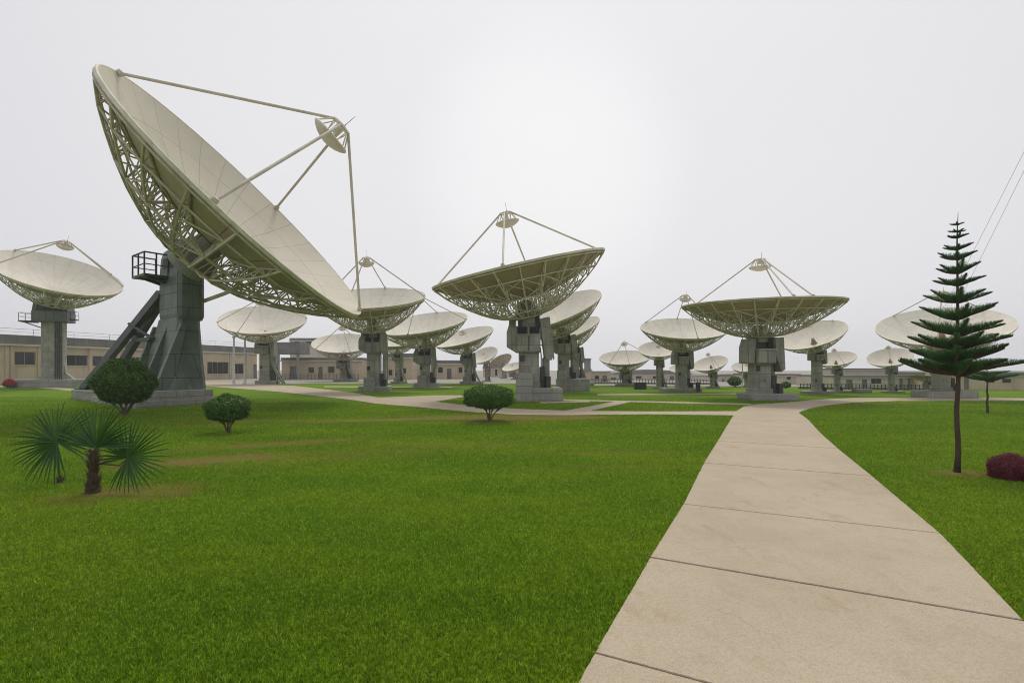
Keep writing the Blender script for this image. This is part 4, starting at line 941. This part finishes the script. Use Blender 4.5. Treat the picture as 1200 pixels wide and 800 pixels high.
# service yard clutter
def cab(label, px, py, w, h, d, mat='greyw'):
    X, Y = gnd(px, py); r = thing('electrical_cabinet', label, 'cabinet', (X, Y, .0), 0, 'electrical cabinets in the service yard')
    b = MB(); b.box(-w/2, w/2, -d/2, d/2, -.05, h, .02); b.box(-w/2-.03, w/2+.03, -d/2-.03, d/2+.03, h, h+.04, .01); b.build('housing', M[mat], r)
    for s in (-1, 1):
        b = MB(); b.box(s*w*.24-w*.21, s*w*.24+w*.21, -d/2-.02, -d/2-.003, .08, h-.06, .005); b.build('door', M[mat], r)
cab('low dark grey cabinet right of the small pale dish column', 750, 456, 1.3, .75, .6, 'greensteel')
cab('upright dark cabinet right of the medium bowl dish column', 818, 459, .35, .95, .4, 'greensteel')
cab('pale low cabinet left of the small brown feed dish column', 1010, 460, 1.6, .35, .6, 'conc')
cab('grey cabinet between the tan block and the small pale dish', 672, 457, 1.0, .7, .6, 'greensteel')
def pole(label, px, ytop, Y, r=.06, arm=False):
    p = at(px, ytop, Y); root = thing('lamp_post', label, 'lamp post', (p.x, Y, 0), 0, 'thin posts in the antenna park')
    b = MB(); b.lathe([(r*2.2, -.03), (r*2.2, .12), (r*1.2, .18), (r*1.1, 1.0), (r*.7, p.z)], 10); b.build('post', M['pole'], root)
    b = MB(); b.lathe([(r*.9, p.z), (r*1.4, p.z+.04), (r*1.3, p.z+.22), (r*.3, p.z+.28)], 10); b.build('cap', M['pole'], root)
pole('white post left of two beside the braced dish near the tan building', 274, 396, 68, .16); pole('white post right of two beside the braced dish near the tan building', 287, 398, 72, .16)
pole('thin grey post left of the wide flat dish column', 870, 396, 44, .05)
def fence(label, x0, x1, Y0, Y1, n, h):
    a = ((x0-600)/F*Y0, Y0); b_ = ((x1-600)/F*Y1, Y1); L_ = math.hypot(b_[0]-a[0], b_[1]-a[1])
    root = thing('yard_fence', label, 'fence', (a[0], a[1], 0), math.atan2(b_[1]-a[1], b_[0]-a[0]), 'low fences in front of the buildings')
    pm = MB(); pm.box(-.035, .035, -.035, .035, -.05, h, .006); me = pm.mesh('fence_post', M['greensteel'])
    for i in range(n+1): link('fence_post', me, root, (L_*i/n, 0, 0))
    for z in (.35, .7, .97):
        q = MB(); q.tube([(0, 0, h*z), (L_, 0, h*z)], .022, 5); q.build('rail', M['greensteel'], root)
    q = MB(); q.box(-.2, L_+.2, .06, .22, -.05, .22, .01); q.build('kerb_wall', M['plinth'], root)
fence('low dark fence on a kerb between the centre dishes and the small pale dish', 690, 742, 73, 73, 14, .75)
fence('low dark fence on a kerb behind the medium bowl dish', 746, 832, 72, 70, 24, .75)
fence('low dark fence on a kerb in front of the long office block', 938, 1082, 56, 52, 34, .62)
fence('low dark fence on a kerb in front of the canopy building', 318, 420, 96, 96, 24, 1.2)
shrub('rough dark bush in the yard left of the thin grey post', 861, 453.5, 17, 447, 12, 2500, .16, nm='yard_bush', flat=.8)
shrub('rough low dark bush right of the thin grey post behind the wide flat dish column', 921, 455, 12, 451, 8, 2000, .14, nm='yard_bush', flat=.8)
# utility pole far behind the conifer and its two cables
pp = at(1104, 377, 50); r_ = thing('utility_pole', 'utility pole hidden behind the wide shallow dish and the conifer', 'utility pole', (pp.x, 50, 0))
b = MB(); b.lathe([(.14, -.05), (.12, 2), (.09, pp.z)], 10); b.build('pole', M['bark'], r_)
b = MB(); b.box(-.7, .7, -.05, .05, pp.z-.25, pp.z-.13, .01); b.build('crossarm', M['bark'], r_)
for i, (e, lab, s) in enumerate((((1232, 108), 'overhead cable at the upper right, left one of the close pair', -.6), ((1240, 112), 'overhead cable at the upper right, right one of the close pair', .6))):
    e = at(e[0], e[1], 30); e2 = e+(e-Vector((pp.x+s, 50, pp.z)))*.6; b = MB(); pts = []
    p0 = Vector((pp.x+s, 50, pp.z-.1))
    for k in range(25):
        u = k/24; p = p0.lerp(e2, u); p.z -= .9*4*u*(1-u)*.35; pts.append(p)
    b.tube(pts, .012, 4); tag(b.build('overhead_cable', M['cable']), lab, 'cable', 'overhead cables at the right')

# ------------------------------------------------------------------ the damp air over the park
hz = MB(); hz.box(-440, 440, -60, 440, -1.2, 26); ho = hz.build('haze', None); ho.data.materials.clear()
hm = bpy.data.materials.new('haze_air'); hm.use_nodes = True; hn = hm.node_tree; hn.nodes.remove(hn.nodes['Principled BSDF'])
pv = hn.nodes.new('ShaderNodeVolumePrincipled'); pv.inputs['Color'].default_value = (.92, .93, .95, 1); pv.inputs['Density'].default_value = .0008; pv.inputs['Anisotropy'].default_value = .2
L(hn, pv.outputs[0], hn.nodes['Material Output'].inputs['Volume']); ho.data.materials.append(hm); ho['kind'] = 'stuff'; ho['label'] = 'thin pale haze hanging in the air over the whole antenna park'; ho['category'] = 'haze'
# ------------------------------------------------------------------ light, sky, camera
w = bpy.data.worlds.new('World'); scene.world = w; w.use_nodes = True; nt = w.node_tree
SE, SA = 62.0, 4.0                        # sun behind the clouds, ahead of the camera and a little right
bg = nt.nodes['Background']
sky = nt.nodes.new('ShaderNodeTexSky'); sky.sky_type = 'NISHITA'; sky.sun_disc = False
sky.sun_elevation = R(SE); sky.sun_rotation = R(SA); sky.dust_density = 4
hs = nt.nodes.new('ShaderNodeHueSaturation'); hs.inputs['Saturation'].default_value = .12; hs.inputs['Value'].default_value = .9; L(nt, sky.outputs[0], hs.inputs['Color'])
tc = nt.nodes.new('ShaderNodeTexCoord')
# cloud layer, brighter round the hidden sun
sd = Vector((math.sin(R(SA))*math.cos(R(21)), math.cos(R(SA))*math.cos(R(21)), math.sin(R(21))))
dt = nt.nodes.new('ShaderNodeVectorMath'); dt.operation = 'DOT_PRODUCT'; nrm = nt.nodes.new('ShaderNodeVectorMath'); nrm.operation = 'NORMALIZE'
L(nt, tc.outputs['Generated'], nrm.inputs[0]); L(nt, nrm.outputs[0], dt.inputs[0]); dt.inputs[1].default_value = sd
gl = ramp(nt, dt.outputs['Value'], .35, 1.0); gl2 = ramp(nt, dt.outputs['Value'], .955, 1.0)
cl = ramp(nt, noise(nt, stretch(nt, nrm.outputs[0], (1, 1, 2.2)), 1.6, 5, .55), .25, .8)
c = mixc(nt, gl, (6.3, 6.35, 6.72), (7.8, 7.75, 7.95))
c = mixc(nt, mth(nt, 'MULTIPLY', gl2, .45), c, (9.9, 9.8, 9.7))
c = mixc(nt, mth(nt, 'MULTIPLY', cl, .22), c, (7.0, 7.0, 7.35))
c = mixc(nt, .93, hs.outputs[0], c)
L(nt, c, bg.inputs['Color']); bg.inputs['Strength'].default_value = .1
sl = bpy.data.lights.new('Sun', 'SUN'); sl.energy = 1.5; sl.angle = R(16); sl.color = (1, .96, .88)
so = bpy.data.objects.new('sun_light', sl); COL.objects.link(so)
so.rotation_euler = Vector((-math.sin(R(SA))*math.cos(R(SE)), -math.cos(R(SA))*math.cos(R(SE)), -math.sin(R(SE)))).to_track_quat('-Z', 'Y').to_euler()
cam = bpy.data.cameras.new('Camera'); co = bpy.data.objects.new('camera', cam); COL.objects.link(co); scene.camera = co
co.location = (0, 0, CH); co.rotation_euler = (R(90), 0, 0); cam.lens = 36*F/1200; cam.sensor_width = 36; cam.shift_y = (HY-400)/1200; cam.clip_end = 3000; cam.clip_start = .05
vs = scene.view_settings; vs.view_transform = 'Standard'; vs.look = 'None'; vs.exposure = .14; vs.gamma = 1
scene.render.engine = 'CYCLES'; scene.cycles.filter_width = 1.0; scene.cycles.max_bounces = 6; scene.cycles.diffuse_bounces = 3; scene.cycles.transparent_max_bounces = 4
